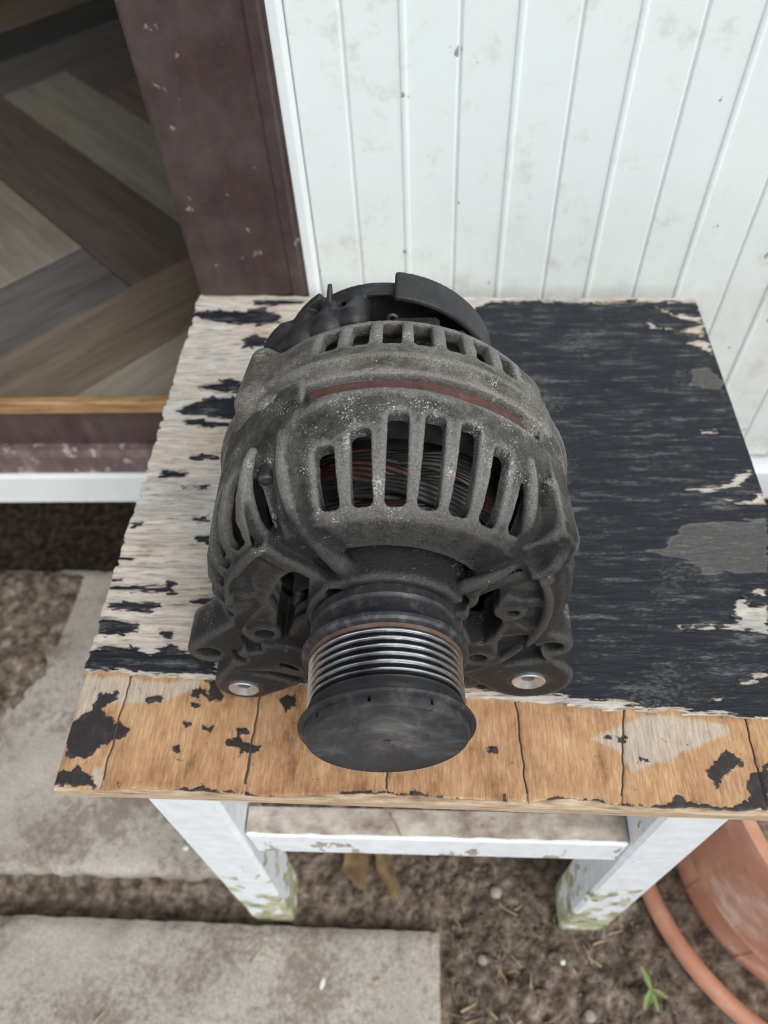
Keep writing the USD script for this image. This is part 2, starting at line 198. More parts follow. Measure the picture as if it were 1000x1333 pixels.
speckled('polished_steel', [(0.25, (0.42, 0.43, 0.45)), (0.7, (0.78, 0.79, 0.81))], 160, 0.2, 0.06, 0.0002, metallic=1.0)
speckled('groove_steel', [(0.2, (0.05, 0.05, 0.055)), (0.8, (0.11, 0.11, 0.12))], 160, 0.34, 0.1, 0.0002, metallic=0.9)
speckled('rust_film', [(0.3, (0.05, 0.034, 0.026)), (0.5, (0.10, 0.062, 0.043)), (0.65, (0.10, 0.085, 0.078)), (0.8, (0.16, 0.15, 0.145))], 190, 0.7, 0.4, 0.0005, metallic=0.3)
speckled('bushing_steel', [(0.2, (0.42, 0.43, 0.45)), (0.8, (0.66, 0.67, 0.69))], 220, 0.3, 0.1, 0.0002, metallic=0.9)
speckled('copper_wire', [(0.3, (0.018, 0.009, 0.008)), (0.6, (0.05, 0.02, 0.015)), (0.8, (0.10, 0.045, 0.035))], 140, 0.45, 0.1, 0.0003)
speckled('dusty_wire', [(0.3, (0.007, 0.0068, 0.0066)), (0.6, (0.018, 0.0175, 0.017)), (0.8, (0.06, 0.058, 0.055))], 140, 0.55, 0.1, 0.0003)
speckled('rotor_iron', [(0.3, (0.012, 0.011, 0.011)), (0.7, (0.03, 0.028, 0.027))], 90, 0.7, 0.2, 0.0005)

def painted_wood():
    """Weathered veneer under old black paint: the paint attribute says where paint has stayed (mm inside its edge)."""
    nodes = {'g': POS,
        'ms': ('mapping', {'scale': (1.0, 6.5, 1.0)}), 'ns': ('noise_texture', {'scale': 75, 'detail': 7, 'roughness': 0.68}),
        'mf': ('mapping', {'scale': (1.0, 9.0, 1.0)}), 'nf': ('noise_texture', {'scale': 330, 'detail': 5, 'roughness': 0.68}),
        'wood': ('rgb_ramp', {'ramp': [(0.22, (0.13, 0.115, 0.10)), (0.36, (0.34, 0.31, 0.275)), (0.48, (0.49, 0.465, 0.425)), (0.60, (0.57, 0.55, 0.51)), (0.78, (0.70, 0.68, 0.645))]}),
        'nb': ('noise_texture', {'scale': 22, 'detail': 3}),
        'warm': ('rgb_ramp', {'ramp': [(0.30, (0.70, 0.70, 0.70)), (0.45, (1.0, 1.0, 0.99)), (0.60, (1.0, 0.93, 0.86)), (0.7, (0.85, 0.72, 0.6))]}),
        'woodc': ('mix', {'mix_type': 'multiply', 'fac': 1.0}),
        'crack': ('map_range', {'from_min': 0.30, 'from_max': 0.36, 'to_min': 0.75, 'to_max': 0.0, 'clamp': True}),
        'woodk': ('mix', {'color2': (0.05, 0.043, 0.036)}),
        'np': ('noise_texture', {'scale': 42, 'detail': 6, 'roughness': 0.66}),
        'black': ('rgb_ramp', {'ramp': [(0.3, (0.008, 0.0098, 0.0135)), (0.55, (0.0140, 0.0170, 0.0230)), (0.8, (0.037, 0.042, 0.050))]}),
        'gr': ('attribute', {'attribute': 'worn'}),
        'grs': ('math', {'math_type': 'multiply_add', 'value2': 8.0}),
        'grm': ('map_range', {'from_min': 4.2, 'from_max': 4.9, 'to_min': 0.0, 'to_max': 0.8, 'clamp': True}), 'lip': ('math', {'math_type': 'subtract', 'value2': 4.5}), 'lia': ('math', {'math_type': 'absolute'}), 'lim': ('map_range', {'from_min': 0.0, 'from_max': 0.7, 'to_min': 0.4, 'to_max': 0.0, 'clamp': True}), 'lipc': ('mix', {'color2': (0.25, 0.24, 0.22)}),
        'greyc': ('rgb_ramp', {'ramp': [(0.3, (0.06, 0.06, 0.058)), (0.7, (0.125, 0.123, 0.115))]}),
        'blackg': ('mix', {}),
        # thin scuffs along the grain and round flecks, where the paint has worn through
        'scn': ('math', {'math_type': 'multiply_add', 'value2': 0.8}),
        'sc': ('map_range', {'from_min': 0.975, 'from_max': 1.10, 'to_min': 0.0, 'to_max': 0.6, 'clamp': True}),
        'scuff': ('mix', {'color2': (0.19, 0.19, 0.185)}),
        'vd': ('noise_texture', {'scale': 420, 'detail': 4, 'roughness': 0.62}), 'vm': ('mapping', {'scale': (0.8, 1.6, 1.0)}),
        'vds': ('math', {'math_type': 'multiply_add', 'value2': 0.8}),
        'vr': ('map_range', {'from_min': 1.03, 'from_max': 1.16, 'to_min': 0.0, 'to_max': 0.6, 'clamp': True}),
        'blob': ('mix', {'color2': (0.105, 0.107, 0.11)}),
        'pa': ('attribute', {'attribute': 'paint'}),
        'ps': ('math', {'math_type': 'multiply_add', 'value2': 15.0, 'value3': -7.7}),
        'pt': ('math', {'math_type': 'add'}),
        'pm': ('map_range', {'from_min': -0.25, 'from_max': 0.25, 'clamp': True}),
        'c': ('mix', {}),
        'h1': ('math', {'math_type': 'multiply', 'value2': 1.0}), 'h2': ('math', {'math_type': 'add'}),
        'b': ('bump', {'strength': 1.0, 'distance': 0.0014}),
        'ro': ('map_range', {'to_min': 0.85, 'to_max': 0.38}),
        'p': ('principled_bsdf', {'specular_ior_level': 0.22})}
    links = [('g.position', 'ms.vector'), ('ms.vector', 'ns.vector'), ('g.position', 'mf.vector'), ('mf.vector', 'nf.vector'), ('ns.fac', 'wood.fac'),
        ('g.position', 'nb.vector'), ('nb.fac', 'warm.fac'), ('wood.color', 'woodc.color1'), ('warm.color', 'woodc.color2'), ('ns.fac', 'crack.value'),
        ('woodc.color', 'woodk.color1'), ('crack.result', 'woodk.fac'),
        ('ms.vector', 'np.vector'), ('np.fac', 'black.fac'), ('np.fac', 'grs.value1'), ('gr.fac', 'grs.value3'), ('grs.value', 'grm.value'),
        ('nf.fac', 'greyc.fac'), ('black.color', 'blackg.color1'), ('greyc.color', 'blackg.color2'), ('grm.result', 'blackg.fac'),
        ('grs.value', 'lip.value1'), ('lip.value', 'lia.value1'), ('lia.value', 'lim.value'), ('blackg.color', 'lipc.color1'), ('lim.result', 'lipc.fac'), ('nf.fac', 'scn.value1'), ('np.fac', 'scn.value3'), ('scn.value', 'sc.value'), ('lipc.color', 'scuff.color1'), ('sc.result', 'scuff.fac'),
        ('g.position', 'vm.vector'), ('vm.vector', 'vd.vector'), ('vd.fac', 'vds.value1'), ('nb.fac', 'vds.value3'), ('vds.value', 'vr.value'),
        ('scuff.color', 'blob.color1'), ('vr.result', 'blob.fac'),
        ('ns.fac', 'ps.value1'), ('ps.value', 'pt.value1'), ('pa.fac', 'pt.value2'), ('pt.value', 'pm.value'),
        ('woodk.color', 'c.color1'), ('blob.color', 'c.color2'), ('pm.result', 'c.fac'), ('c.color', 'p.base_color'),
        ('pm.result', 'h1.value1'), ('h1.value', 'h2.value1'), ('ns.fac', 'h2.value2'), ('h2.value', 'b.height'), ('b.normal', 'p.normal'),
        ('pm.result', 'ro.value'), ('ro.result', 'p.roughness')]
    mat('peeling_black_veneer', nodes, links)
painted_wood()
def front_wood():
    nodes = {'g': POS, 'oi': ('object_info', {}),
        'ms': ('mapping', {'scale': (9.0, 1.0, 1.0)}), 'ns': ('noise_texture', {'scale': 110, 'detail': 8, 'roughness': 0.72}),
        'mw': ('mapping', {'scale': (2.0, 1.0, 1.0)}), 'nw': ('noise_texture', {'scale': 36, 'detail': 7, 'roughness': 0.68}),
        'wood': ('rgb_ramp', {'ramp': [(0.22, (0.20, 0.098, 0.042)), (0.38, (0.375, 0.215, 0.103)), (0.56, (0.485, 0.300, 0.155)), (0.75, (0.62, 0.44, 0.27))]}),
        'tone': ('rgb_ramp', {'ramp': [(0.32, (0.40, 0.33, 0.30)), (0.44, (0.80, 0.73, 0.70)), (0.56, (0.98, 0.98, 0.98)), (0.70, (1.10, 1.2, 1.3))]}),
        'wc': ('mix', {'mix_type': 'multiply', 'fac': 1.0}),
        'pale': ('attribute', {'attribute': 'pale'}), 'ps': ('math', {'math_type': 'multiply_add', 'value2': 7.0, 'value3': -3.5}), 'pt': ('math', {'math_type': 'add'}),
        'pm': ('map_range', {'from_min': -0.8, 'from_max': 0.8, 'to_max': 0.8, 'clamp': True}),
        'palec': ('rgb_ramp', {'ramp': [(0.3, (0.30, 0.25, 0.20)), (0.6, (0.50, 0.45, 0.38))]}), 'c1': ('mix', {}),
        'nd': ('noise_texture', {'scale': 170, 'detail': 6, 'roughness': 0.72}),
        'pa': ('attribute', {'attribute': 'paint'}), 'bs': ('math', {'math_type': 'multiply_add', 'value2': 12.0, 'value3': -6.0}), 'bt': ('math', {'math_type': 'add'}),
        'bm': ('map_range', {'from_min': -0.2, 'from_max': 0.25, 'to_max': 0.97, 'clamp': True}),
        'blk': ('rgb_ramp', {'ramp': [(0.3, (0.006, 0.0065, 0.009)), (0.55, (0.013, 0.014, 0.018)), (0.78, (0.06, 0.06, 0.06))]}), 'c2': ('mix', {}),
        'spot': ('map_range', {'from_min': 0.635, 'from_max': 0.68, 'to_max': 0.85, 'clamp': True}), 'c3': ('mix', {'color2': (0.035, 0.027, 0.022)}),
        'h': ('math', {'math_type': 'multiply_add', 'value2': 0.5}),
        'b': ('bump', {'strength': 0.7, 'distance': 0.0007}), 'p': ('principled_bsdf', {'roughness': 0.55, 'specular_ior_level': 0.4})}
    links = [('g.position', 'ms.vector'), ('ms.vector', 'ns.vector'), ('g.position', 'mw.vector'), ('mw.vector', 'nw.vector'), ('ns.fac', 'wood.fac'), ('nw.fac', 'tone.fac'),
        ('wood.color', 'wc.color1'), ('tone.color', 'wc.color2'), ('nw.fac', 'ps.value1'), ('ps.value', 'pt.value1'), ('pale.fac', 'pt.value2'), ('pt.value', 'pm.value'),
        ('ns.fac', 'palec.fac'), ('wc.color', 'c1.color1'), ('palec.color', 'c1.color2'), ('pm.result', 'c1.fac'),
        ('g.position', 'nd.vector'), ('nd.fac', 'spot.value'), ('c1.color', 'c3.color1'), ('spot.result', 'c3.fac'),
        ('nd.fac', 'bs.value1'), ('bs.value', 'bt.value1'), ('pa.fac', 'bt.value2'), ('bt.value', 'bm.value'), ('nd.fac', 'blk.fac'),
        ('c3.color', 'c2.color1'), ('blk.color', 'c2.color2'), ('bm.result', 'c2.fac'), ('c2.color', 'p.base_color'),
        ('bm.result', 'h.value1'), ('ns.fac', 'h.value3'), ('h.value', 'b.height'), ('b.normal', 'p.normal')]
    mat('bare_front_veneer', nodes, links)
front_wood()
speckled('plywood_edge', [(0.28, (0.12, 0.085, 0.055)), (0.42, (0.36, 0.26, 0.165)), (0.56, (0.50, 0.39, 0.265)), (0.75, (0.64, 0.55, 0.42))], 60, 0.7, 0.4, 0.0006, stretch=(1, 8, 14))
def chipped_paint(name, under, low=0.0, high=0.25, amount=0.56, base=(0.735, 0.79, 0.83)):
    """White paint flaked off in patches, more so towards the ground where the wood is green with algae."""
    nodes = {'g': POS, 'xyz': ('separate_xyz', {}), 'zm': ('mapping', {'scale': (1.0, 1.0, 0.5)}), 'n': ('noise_texture', {'scale': 62, 'detail': 7, 'roughness': 0.6}),
        'hr': ('map_range', {'from_min': low, 'from_max': high, 'to_min': 0.17, 'to_max': -0.10, 'clamp': True}), 's': ('math', {'math_type': 'add'}),
        'm': ('map_range', {'from_min': amount, 'from_max': amount + 0.02, 'clamp': True}), 'u': ('rgb_ramp', {'ramp': under}), 'n2': ('noise_texture', {'scale': 90, 'detail': 4}),
        'd': ('rgb_ramp', {'ramp': [(0.35, base), (0.7, tuple(0.86*x for x in base))]}), 'c': ('mix', {}), 'inv': ('math', {'math_type': 'multiply_add', 'value2': -1.0}),
        'n3': ('noise_texture', {'scale': 260, 'detail': 3}), 'h': ('math', {'math_type': 'multiply_add', 'value2': 0.25}),
        'b': ('bump', {'strength': 0.6, 'distance': 0.0008}), 'p': ('principled_bsdf', {'roughness': 0.45})}
    links = [('g.position', 'xyz.vector'), ('g.position', 'zm.vector'), ('zm.vector', 'n.vector'), ('xyz.z', 'hr.value'), ('n.fac', 's.value1'), ('hr.result', 's.value2'), ('s.value', 'm.value'),
        ('g.position', 'n2.vector'), ('n2.fac', 'u.fac'), ('n2.fac', 'd.fac'), ('d.color', 'c.color1'), ('u.color', 'c.color2'), ('m.result', 'c.fac'), ('c.color', 'p.base_color'),
        ('g.position', 'n3.vector'), ('m.result', 'inv.value1'), ('n3.fac', 'h.value1'), ('inv.value', 'h.value3'), ('h.value', 'b.height'), ('b.normal', 'p.normal')]
    mat(name, nodes, links)
chipped_paint('flaking_white_paint', [(0.28, (0.10, 0.13, 0.06)), (0.42, (0.26, 0.29, 0.16)), (0.55, (0.48, 0.47, 0.33)), (0.75, (0.60, 0.58, 0.46))])
chipped_paint('stretcher_paint', [(0.3, (0.20, 0.20, 0.13)), (0.6, (0.36, 0.33, 0.26))], low=0.255, high=0.33, amount=0.68)
speckled('dirty_wood_top', [(0.28, (0.13, 0.10, 0.075)), (0.42, (0.29, 0.245, 0.20)), (0.56, (0.43, 0.39, 0.335)), (0.75, (0.60, 0.57, 0.52))], 55, 0.85, 0.5, 0.0008, stretch=(1, 1.4, 1))
def wall_paint():
    nodes = {'g': POS, 'n': ('noise_texture', {'scale': 5, 'detail': 5, 'roughness': 0.6}), 'r': ('rgb_ramp', {'ramp': [(0.3, (0.685, 0.765, 0.765)), (0.7, (0.735, 0.81, 0.81))]}),
        'n2': ('noise_texture', {'scale': 46, 'detail': 6, 'roughness': 0.7}), 's': ('map_range', {'from_min': 0.57, 'from_max': 0.74, 'to_max': 0.45, 'clamp': True}),
        'c': ('mix', {'color2': (0.42, 0.39, 0.29)}), 'n4': ('noise_texture', {'scale': 95, 'detail': 2, 'roughness': 0.5}), 's4': ('map_range', {'from_min': 0.735, 'from_max': 0.755, 'to_max': 0.8, 'clamp': True}), 'c4': ('mix', {'color2': (0.13, 0.11, 0.085)}),
        'xyz': ('separate_xyz', {}), 'lz': ('map_range', {'from_min': 0.40, 'from_max': 0.50, 'to_min': 0.75, 'to_max': 0.12, 'clamp': True}), 'lm': ('math', {'math_type': 'multiply'}), 'c5': ('mix', {'color2': (0.42, 0.41, 0.35)}),
        'n3': ('noise_texture', {'scale': 300, 'detail': 3}), 'b': ('bump', {'strength': 0.08, 'distance': 0.0005}), 'p': ('principled_bsdf', {'roughness': 0.38})}
    links = [('g.position', 'n.vector'), ('n.fac', 'r.fac'), ('g.position', 'n2.vector'), ('n2.fac', 's.value'), ('r.color', 'c.color1'), ('s.result', 'c.fac'),
        ('g.position', 'n4.vector'), ('n4.fac', 's4.value'), ('c.color', 'c4.color1'), ('s4.result', 'c4.fac'),
        ('g.position', 'xyz.vector'), ('xyz.z', 'lz.value'), ('lz.result', 'lm.value1'), ('n2.fac', 'lm.value2'), ('c4.color', 'c5.color1'), ('lm.value', 'c5.fac'),
        ('c5.color', 'p.base_color'), ('g.position', 'n3.vector'), ('n3.fac', 'b.height'), ('b.normal', 'p.normal')]
    mat('white_wall', nodes, links)
wall_paint()
speckled('white_trim', [(0.3, (0.65, 0.70, 0.71)), (0.7, (0.72, 0.765, 0.775))], 12, 0.42, 0.05, 0.0003)
def maroon(name, base, scuff, lo, hi):
    nodes = {'g': POS, 'm': ('mapping', {'scale': (3.0, 3.0, 0.8)}), 'n': ('noise_texture', {'scale': 22, 'detail': 6, 'roughness': 0.62}), 'r': ('rgb_ramp', {'ramp': base}),
        'n2': ('noise_texture', {'scale': 95, 'detail': 4, 'roughness': 0.6}), 's': ('map_range', {'from_min': lo, 'from_max': hi, 'to_max': 0.75, 'clamp': True}), 'c': ('mix', {'color2': scuff}),
        'n4': ('noise_texture', {'scale': 26, 'detail': 5, 'roughness': 0.7}), 's4': ('map_range', {'from_min': 0.40, 'from_max': 0.75, 'to_max': 0.42, 'clamp': True}), 'd': ('mix', {'color2': (0.11, 0.098, 0.092)}),
        'b': ('bump', {'strength': 0.2, 'distance': 0.0005}), 'p': ('principled_bsdf', {'roughness': 0.42})}
    links = [('g.position', 'm.vector'), ('m.vector', 'n.vector'), ('n.fac', 'r.fac'), ('g.position', 'n2.vector'), ('n2.fac', 's.value'), ('g.position', 'n4.vector'), ('n4.fac', 's4.value'),
        ('r.color', 'd.color1'), ('s4.result', 'd.fac'), ('d.color', 'c.color1'), ('s.result', 'c.fac'), ('c.color', 'p.base_color'), ('n2.fac', 'b.height'), ('b.normal', 'p.normal')]
    mat(name, nodes, links)
maroon('maroon_frame', [(0.3, (0.027, 0.0165, 0.0165)), (0.6, (0.045, 0.026, 0.026)), (0.8, (0.068, 0.042, 0.042))], (0.27, 0.23, 0.22), 0.66, 0.72)
maroon('maroon_sill', [(0.3, (0.042, 0.022, 0.024)), (0.6, (0.065, 0.034, 0.036)), (0.8, (0.11, 0.07, 0.07))], (0.28, 0.22, 0.21), 0.66, 0.74)
maroon('worn_maroon', [(0.3, (0.065, 0.035, 0.038)), (0.6, (0.15, 0.105, 0.105)), (0.8, (0.30, 0.24, 0.23))], (0.42, 0.36, 0.34), 0.58, 0.66)
speckled('raw_pine_edge', [(0.3, (0.17, 0.088, 0.033)), (0.55, (0.32, 0.19, 0.085)), (0.8, (0.46, 0.33, 0.20))], 26, 0.6, 0.3, 0.0005, stretch=(1, 8, 8))
WOODS = {'pale_ash': ((0.14, 0.125, 0.10), (0.27, 0.25, 0.20)), 'dark_walnut': ((0.055, 0.043, 0.034), (0.12, 0.098, 0.080)), 'smoked_oak': ((0.050, 0.048, 0.045), (0.13, 0.125, 0.115)),
         'brown_oak': ((0.075, 0.058, 0.043), (0.18, 0.145, 0.108)), 'grey_oak': ((0.095, 0.088, 0.076), (0.18, 0.168, 0.142)), 'near_black_oak': ((0.022, 0.022, 0.022), (0.046, 0.046, 0.045))}
for nm, (a, b) in WOODS.items():
    for sfx, rz in (('along', math.radians(45)), ('across', math.radians(-45))):
        mat(f'{nm}_{sfx}', {'g': POS, 'm0': ('mapping', {'rotation': (0, 0, rz)}), 'm': ('mapping', {'scale': (1.0, 9.0, 1.0)}), 'oi': ('object_info', {}), 'add': ('math', {'math_type': 'multiply', 'value2': 40.0}),
            'n': ('noise_texture', {'dimensions': '4D', 'scale': 8, 'detail': 8, 'roughness': 0.7}), 'r': ('rgb_ramp', {'ramp': [(0.3, a), (0.7, b)]}),
            'b': ('bump', {'strength': 0.15, 'distance': 0.0004}), 'p': ('principled_bsdf', {'roughness': 0.5})},
            [('g.position', 'm0.vector'), ('m0.vector', 'm.vector'), ('m.vector', 'n.vector'), ('oi.random', 'add.value1'), ('add.value', 'n.w'), ('n.fac', 'r.fac'), ('r.color', 'p.base_color'), ('n.fac', 'b.height'), ('b.normal', 'p.normal')])
speckled('room_plaster', [(0.3, (0.30, 0.27, 0.23)), (0.7, (0.38, 0.35, 0.30))], 6, 0.8, 0.1, 0.0006)
speckled('dark_underfloor', [(0.3, (0.03, 0.026, 0.022)), (0.7, (0.07, 0.06, 0.05))], 14, 0.9, 0.3, 0.001)
speckled('soil', [(0.30, (0.028, 0.020, 0.013)), (0.43, (0.090, 0.067, 0.048)), (0.54, (0.180, 0.140, 0.105)), (0.72, (0.36, 0.30, 0.245))], 95, 0.95, 1.0, 0.004, detail=10, fine=330)
speckled('soil_clod', [(0.3, (0.030, 0.021, 0.015)), (0.45, (0.080, 0.060, 0.045)), (0.60, (0.15, 0.118, 0.094)), (0.76, (0.30, 0.25, 0.21))], 130, 0.95, 0.7, 0.001)
mat('concrete', {'g': POS, 'n': ('noise_texture', {'scale': 14, 'detail': 7, 'roughness': 0.6}), 'r': ('rgb_ramp', {'ramp': [(0.3, (0.29, 0.262, 0.226)), (0.5, (0.36, 0.332, 0.292)), (0.7, (0.43, 0.40, 0.358))]}),
    'n2': ('noise_texture', {'scale': 150, 'detail': 7, 'roughness': 0.74}), 'n3': ('noise_texture', {'scale': 9, 'detail': 4, 'roughness': 0.6}), 'a': ('math', {'math_type': 'multiply_add', 'value2': 0.9}),
    'd': ('map_range', {'from_min': 0.94, 'from_max': 1.10, 'to_max': 0.62, 'clamp': True}), 'c': ('mix', {'color2': (0.115, 0.085, 0.06)}),
    'n4': ('noise_texture', {'scale': 420, 'detail': 4, 'roughness': 0.7}), 'gm': ('map_range', {'from_min': 0.3, 'from_max': 0.7, 'to_min': 0.72, 'to_max': 1.22}), 'gc': ('combine_color', {}), 'gx': ('mix', {'mix_type': 'multiply', 'fac': 1.0}),
    'b': ('bump', {'strength': 0.55, 'distance': 0.0012}), 'p': ('principled_bsdf', {'roughness': 0.88})},
    [('g.position', 'n.vector'), ('n.fac', 'r.fac'), ('g.position', 'n2.vector'), ('g.position', 'n3.vector'), ('n2.fac', 'a.value1'), ('n3.fac', 'a.value3'), ('a.value', 'd.value'), ('r.color', 'c.color1'), ('d.result', 'c.fac'),
     ('g.position', 'n4.vector'), ('n4.fac', 'gm.value'), ('gm.result', 'gc.r'), ('gm.result', 'gc.g'), ('gm.result', 'gc.b'), ('c.color', 'gx.color1'), ('gc.color', 'gx.color2'), ('gx.color', 'p.base_color'), ('n4.fac', 'b.height'), ('b.normal', 'p.normal')])
speckled('terracotta_plastic', [(0.28, (0.38, 0.165, 0.100)), (0.5, (0.46, 0.222, 0.145)), (0.60, (0.53, 0.295, 0.215)), (0.72, (0.66, 0.49, 0.42))], 24, 0.5, 0.12, 0.0006)
speckled('straw', [(0.3, (0.27, 0.20, 0.11)), (0.7, (0.48, 0.40, 0.26))], 90, 0.7, 0.2, 0.0004)
speckled('twig', [(0.3, (0.10, 0.075, 0.05)), (0.7, (0.21, 0.165, 0.12))], 90, 0.8, 0.3, 0.0004)
speckled('white_fleck', [(0.3, (0.55, 0.53, 0.47)), (0.7, (0.72, 0.70, 0.65))], 200, 0.6, 0.2, 0.0003)
speckled('pebble_stone', [(0.3, (0.15, 0.13, 0.11)), (0.7, (0.36, 0.33, 0.30))], 60, 0.8, 0.3, 0.0006)
def leafy(name, a, b, t):
    mat(name, {'g': POS, 'n': ('noise_texture', {'scale': 70, 'detail': 5}), 'r': ('rgb_ramp', {'ramp': [(0.3, a), (0.7, b)]}), 'p': ('principled_bsdf', {'roughness': 0.5}), 't': ('translucent_bsdf', {'color': t}), 'x': ('mix_closure', {'fac': 0.25})},
        [('g.position', 'n.vector'), ('n.fac', 'r.fac'), ('r.color', 'p.base_color'), ('p.BSDF', 'x.closure1'), ('t.BSDF', 'x.closure2')], surface='x.closure')
leafy('fresh_leaf', (0.14, 0.21, 0.06), (0.29, 0.38, 0.14), (0.25, 0.36, 0.10))
leafy('dry_leaf', (0.12, 0.075, 0.035), (0.30, 0.20, 0.10), (0.3, 0.19, 0.08))

# ================================================================ THE SETTING
SLAB_A, SLAB_B = 0.0306, 0.0136
def axis(lo, hi, step, far):
    inner = np.arange(lo, hi + 1e-9, step); out = [step]
    while sum(out) < far: out.append(out[-1]*1.25)
    o = np.cumsum(out)
    return np.concatenate([(lo - o)[::-1], inner, hi + o])
gx, gy = axis(-0.62, 0.40, 0.0030, 70.0), axis(-0.12, 0.62, 0.0030, 70.0)
X, Y = np.meshgrid(gx, gy, indexing='ij')
def soil_height(X, Y):
    P = np.stack([X, Y, np.zeros_like(X)], -1)
    h = 0.016*(fbm(P*16, 5, 3) - 0.55) + 0.010*(fbm(P*70, 3, 8) - 0.5) + 0.0035*np.clip(fbm(P*230, 2, 11) - 0.42, 0, 1)*2
    near = np.exp(-((X/6)**2 + (Y/6)**2))
    h = h*near + 0.05*(fbm(P*0.4, 3, 5) - 0.5)*(1 - near)
    e = fbm(P*11, 4, 21) - 0.5                                       # soil heaped against and over the left of the rear slab
    up = 1/(1 + np.exp((X + 0.405 + 0.16*e - 0.10*np.clip(Y - 0.26, 0, 0.2))/0.008)) * 1/(1 + np.exp(-(Y - 0.265 + 0.12*e)/0.012))
    h = h + up*(0.040 + 0.010*e)
    trench = np.exp(-((Y - 0.108)/0.013)**2) / (1 + np.exp((X + 0.10)/0.02))
    h = h - 0.012*trench
    tuck = (X > 0.195) & (np.hypot(X - 0.362, Y - 0.177) < 0.20)
    h = np.where(tuck, np.minimum(h, -0.003), h)
    h = h - 0.38/(1 + np.exp(-(Y - 0.462 - 0.02*e)/0.006))*(Y < 2.05)*(np.abs(X) < 1.52)  # pit added beneath the house to keep the gap under the beam dark
    under = (X < -0.18) & (X > -0.9) & (Y > 0.13) & (Y < 0.45) & (up < 0.3)
    return np.where(under, np.minimum(h, 0.004), h)
H = soil_height(X, Y)
nu, nv = X.shape
ii, jj = np.meshgrid(np.arange(nu-1), np.arange(nv-1), indexing='ij'); a = (ii*nv + jj).ravel(); b = a + nv
G = np.stack([X, Y, H], -1).reshape(-1, 3)
tag(obj('ground', (G, np.vstack([np.stack([a, b, b+1], 1), np.stack([a, b+1, a+1], 1)])), 'soil', smooth=True), 'bare brown crumbly soil under and around the stool', None, None, 'structure')

def slab(name, x0, x1, y0, y1, top, bottom, seed, label, rough=0.004, skew=0.0):
    n, m = int((x1-x0)/0.005), int((y1-y0)/0.005)
    u, v = np.meshgrid(np.linspace(0, 1, n), np.linspace(0, 1, m), indexing='ij')
    x = x0 + (x1-x0)*u; y = y0 + (y1-y0)*v + skew*(u - 0.5)
    P = np.stack([x, y, np.zeros_like(x)], -1)
    edge = np.minimum(np.minimum(x-x0, x1-x), np.minimum(y-(y0+skew*(u-.5)), (y1+skew*(u-.5))-y))
    e = np.clip(edge/0.012, 0, 1)
    n1 = fbm(P*60, 3, seed) - 0.5; n2 = fbm(P*60, 3, seed+7) - 0.5
    x = x + rough*2*n1*(1-e); y = y + rough*2*n2*(1-e)
    z = top + 0.0016*(fbm(P*40, 4, seed+3) - 0.5) - 0.0035*(1-e)**3 - 0.006*np.clip(fbm(P*45, 3, seed+5) - 0.6, 0, 1)*(1-e)*4
    V, F, _ = grid_slab(np.stack([x, y, z], -1), bottom)
    return tag(obj(name, (V, F), 'concrete', smooth=50), label, 'paving slab')
slab('paving_slab', -0.80, -0.187, 0.126, 0.445, SLAB_A, 0.010, 31, 'stained concrete slab running back under the doorway, its rear corner buried in soil', 0.005, 0.004)
slab('paving_slab', -0.78, 0.0099, -0.30, 0.0945, SLAB_B, -0.03, 77, 'speckled concrete slab in the foreground with a square right corner', 0.0015, -0.006)

# ---------------------------------------------------------------- the house wall, doorway and floor
house = thing('house', 'white ribbed cabin wall with maroon door frame and herringbone floor inside the doorway', 'house')
YW = 0.4450
wall = obj('wall', box(-0.0760, 1.70, YW + 0.0015, YW + 0.060, 0.231, 2.35), 'white_trim', house)
lines = sorted([-0.0463 + 0.0635*k for k in range(0, 12)] + [-0.0136 + 0.0628*k for k in range(0, 12)])
edges = [-0.0758] + lines
for k in range(len(edges) - 1):
    l, r = edges[k], edges[k+1]
    dl, dr = (0.0007 if (k % 2 == 1) else 0.0), (0.0007 if (k % 2 == 0) else 0.0)     # gaps at the tongue joints; beads between
    obj('wall_panel', box(l + dl + 0.00005, r - dr - 0.00005, YW, YW + 0.0036, 0.2290, 2.34, 0.0010), 'white_wall', wall)
    if k % 2 == 1:
        pts = [(r + 0.0021*math.cos(t), YW + 0.0002 - 0.0017*math.sin(t)) for t in np.linspace(0, math.pi, 9)] + [(r - 0.0021, YW + 0.001), (r + 0.0021, YW + 0.001)]
        obj('wall_bead', hull([(x, y, z) for x, y in pts for z in (0.2291, 2.339)]), 'white_wall', wall)
obj('wall_trim', hull([(x, y, z) for x, y in [(-0.0848, YW - 0.003), (-0.0795, YW - 0.003), (-0.0764, YW - 0.0012), (-0.0764, YW + 0.05), (-0.0848, YW + 0.05)] for z in (0.2295, 2.345)]), 'white_trim', house)
obj('door_post', hull([(x, y, z) for x, y in [(-0.1630, YW - 0.004), (-0.1605, YW - 0.0065), (-0.0985, YW - 0.0065), (-0.0965, YW - 0.0055), (-0.0852, YW - 0.0045), (-0.0852, YW + 0.075), (-0.1630, YW + 0.075)] for z in (0.2145, 2.1)]), 'maroon_frame', house)
obj('post_bead', hull([(x, y, z) for x, y in [(-0.0965, YW - 0.0058), (-0.0950, YW - 0.0080), (-0.0885, YW - 0.0080), (-0.0868, YW - 0.0055)] for z in (0.2147, 2.099)]), 'maroon_frame', house)
obj('door_post', box(-0.86, -0.785, YW - 0.0065, YW + 0.075, 0.2145, 2.1, 0.002), 'maroon_frame', house)
obj('door_head', box(-0.86, -0.0852, YW - 0.0062, YW + 0.075, 2.102, 2.18, 0.002), 'maroon_frame', house)
obj('wall_left_of_door', box(-1.60, -0.862, YW, YW + 0.06, 0.2145, 2.35), 'white_wall', house)
obj('wall_over_door', box(-0.86, -0.0852, YW, YW + 0.06, 2.182, 2.35), 'white_wall', house)
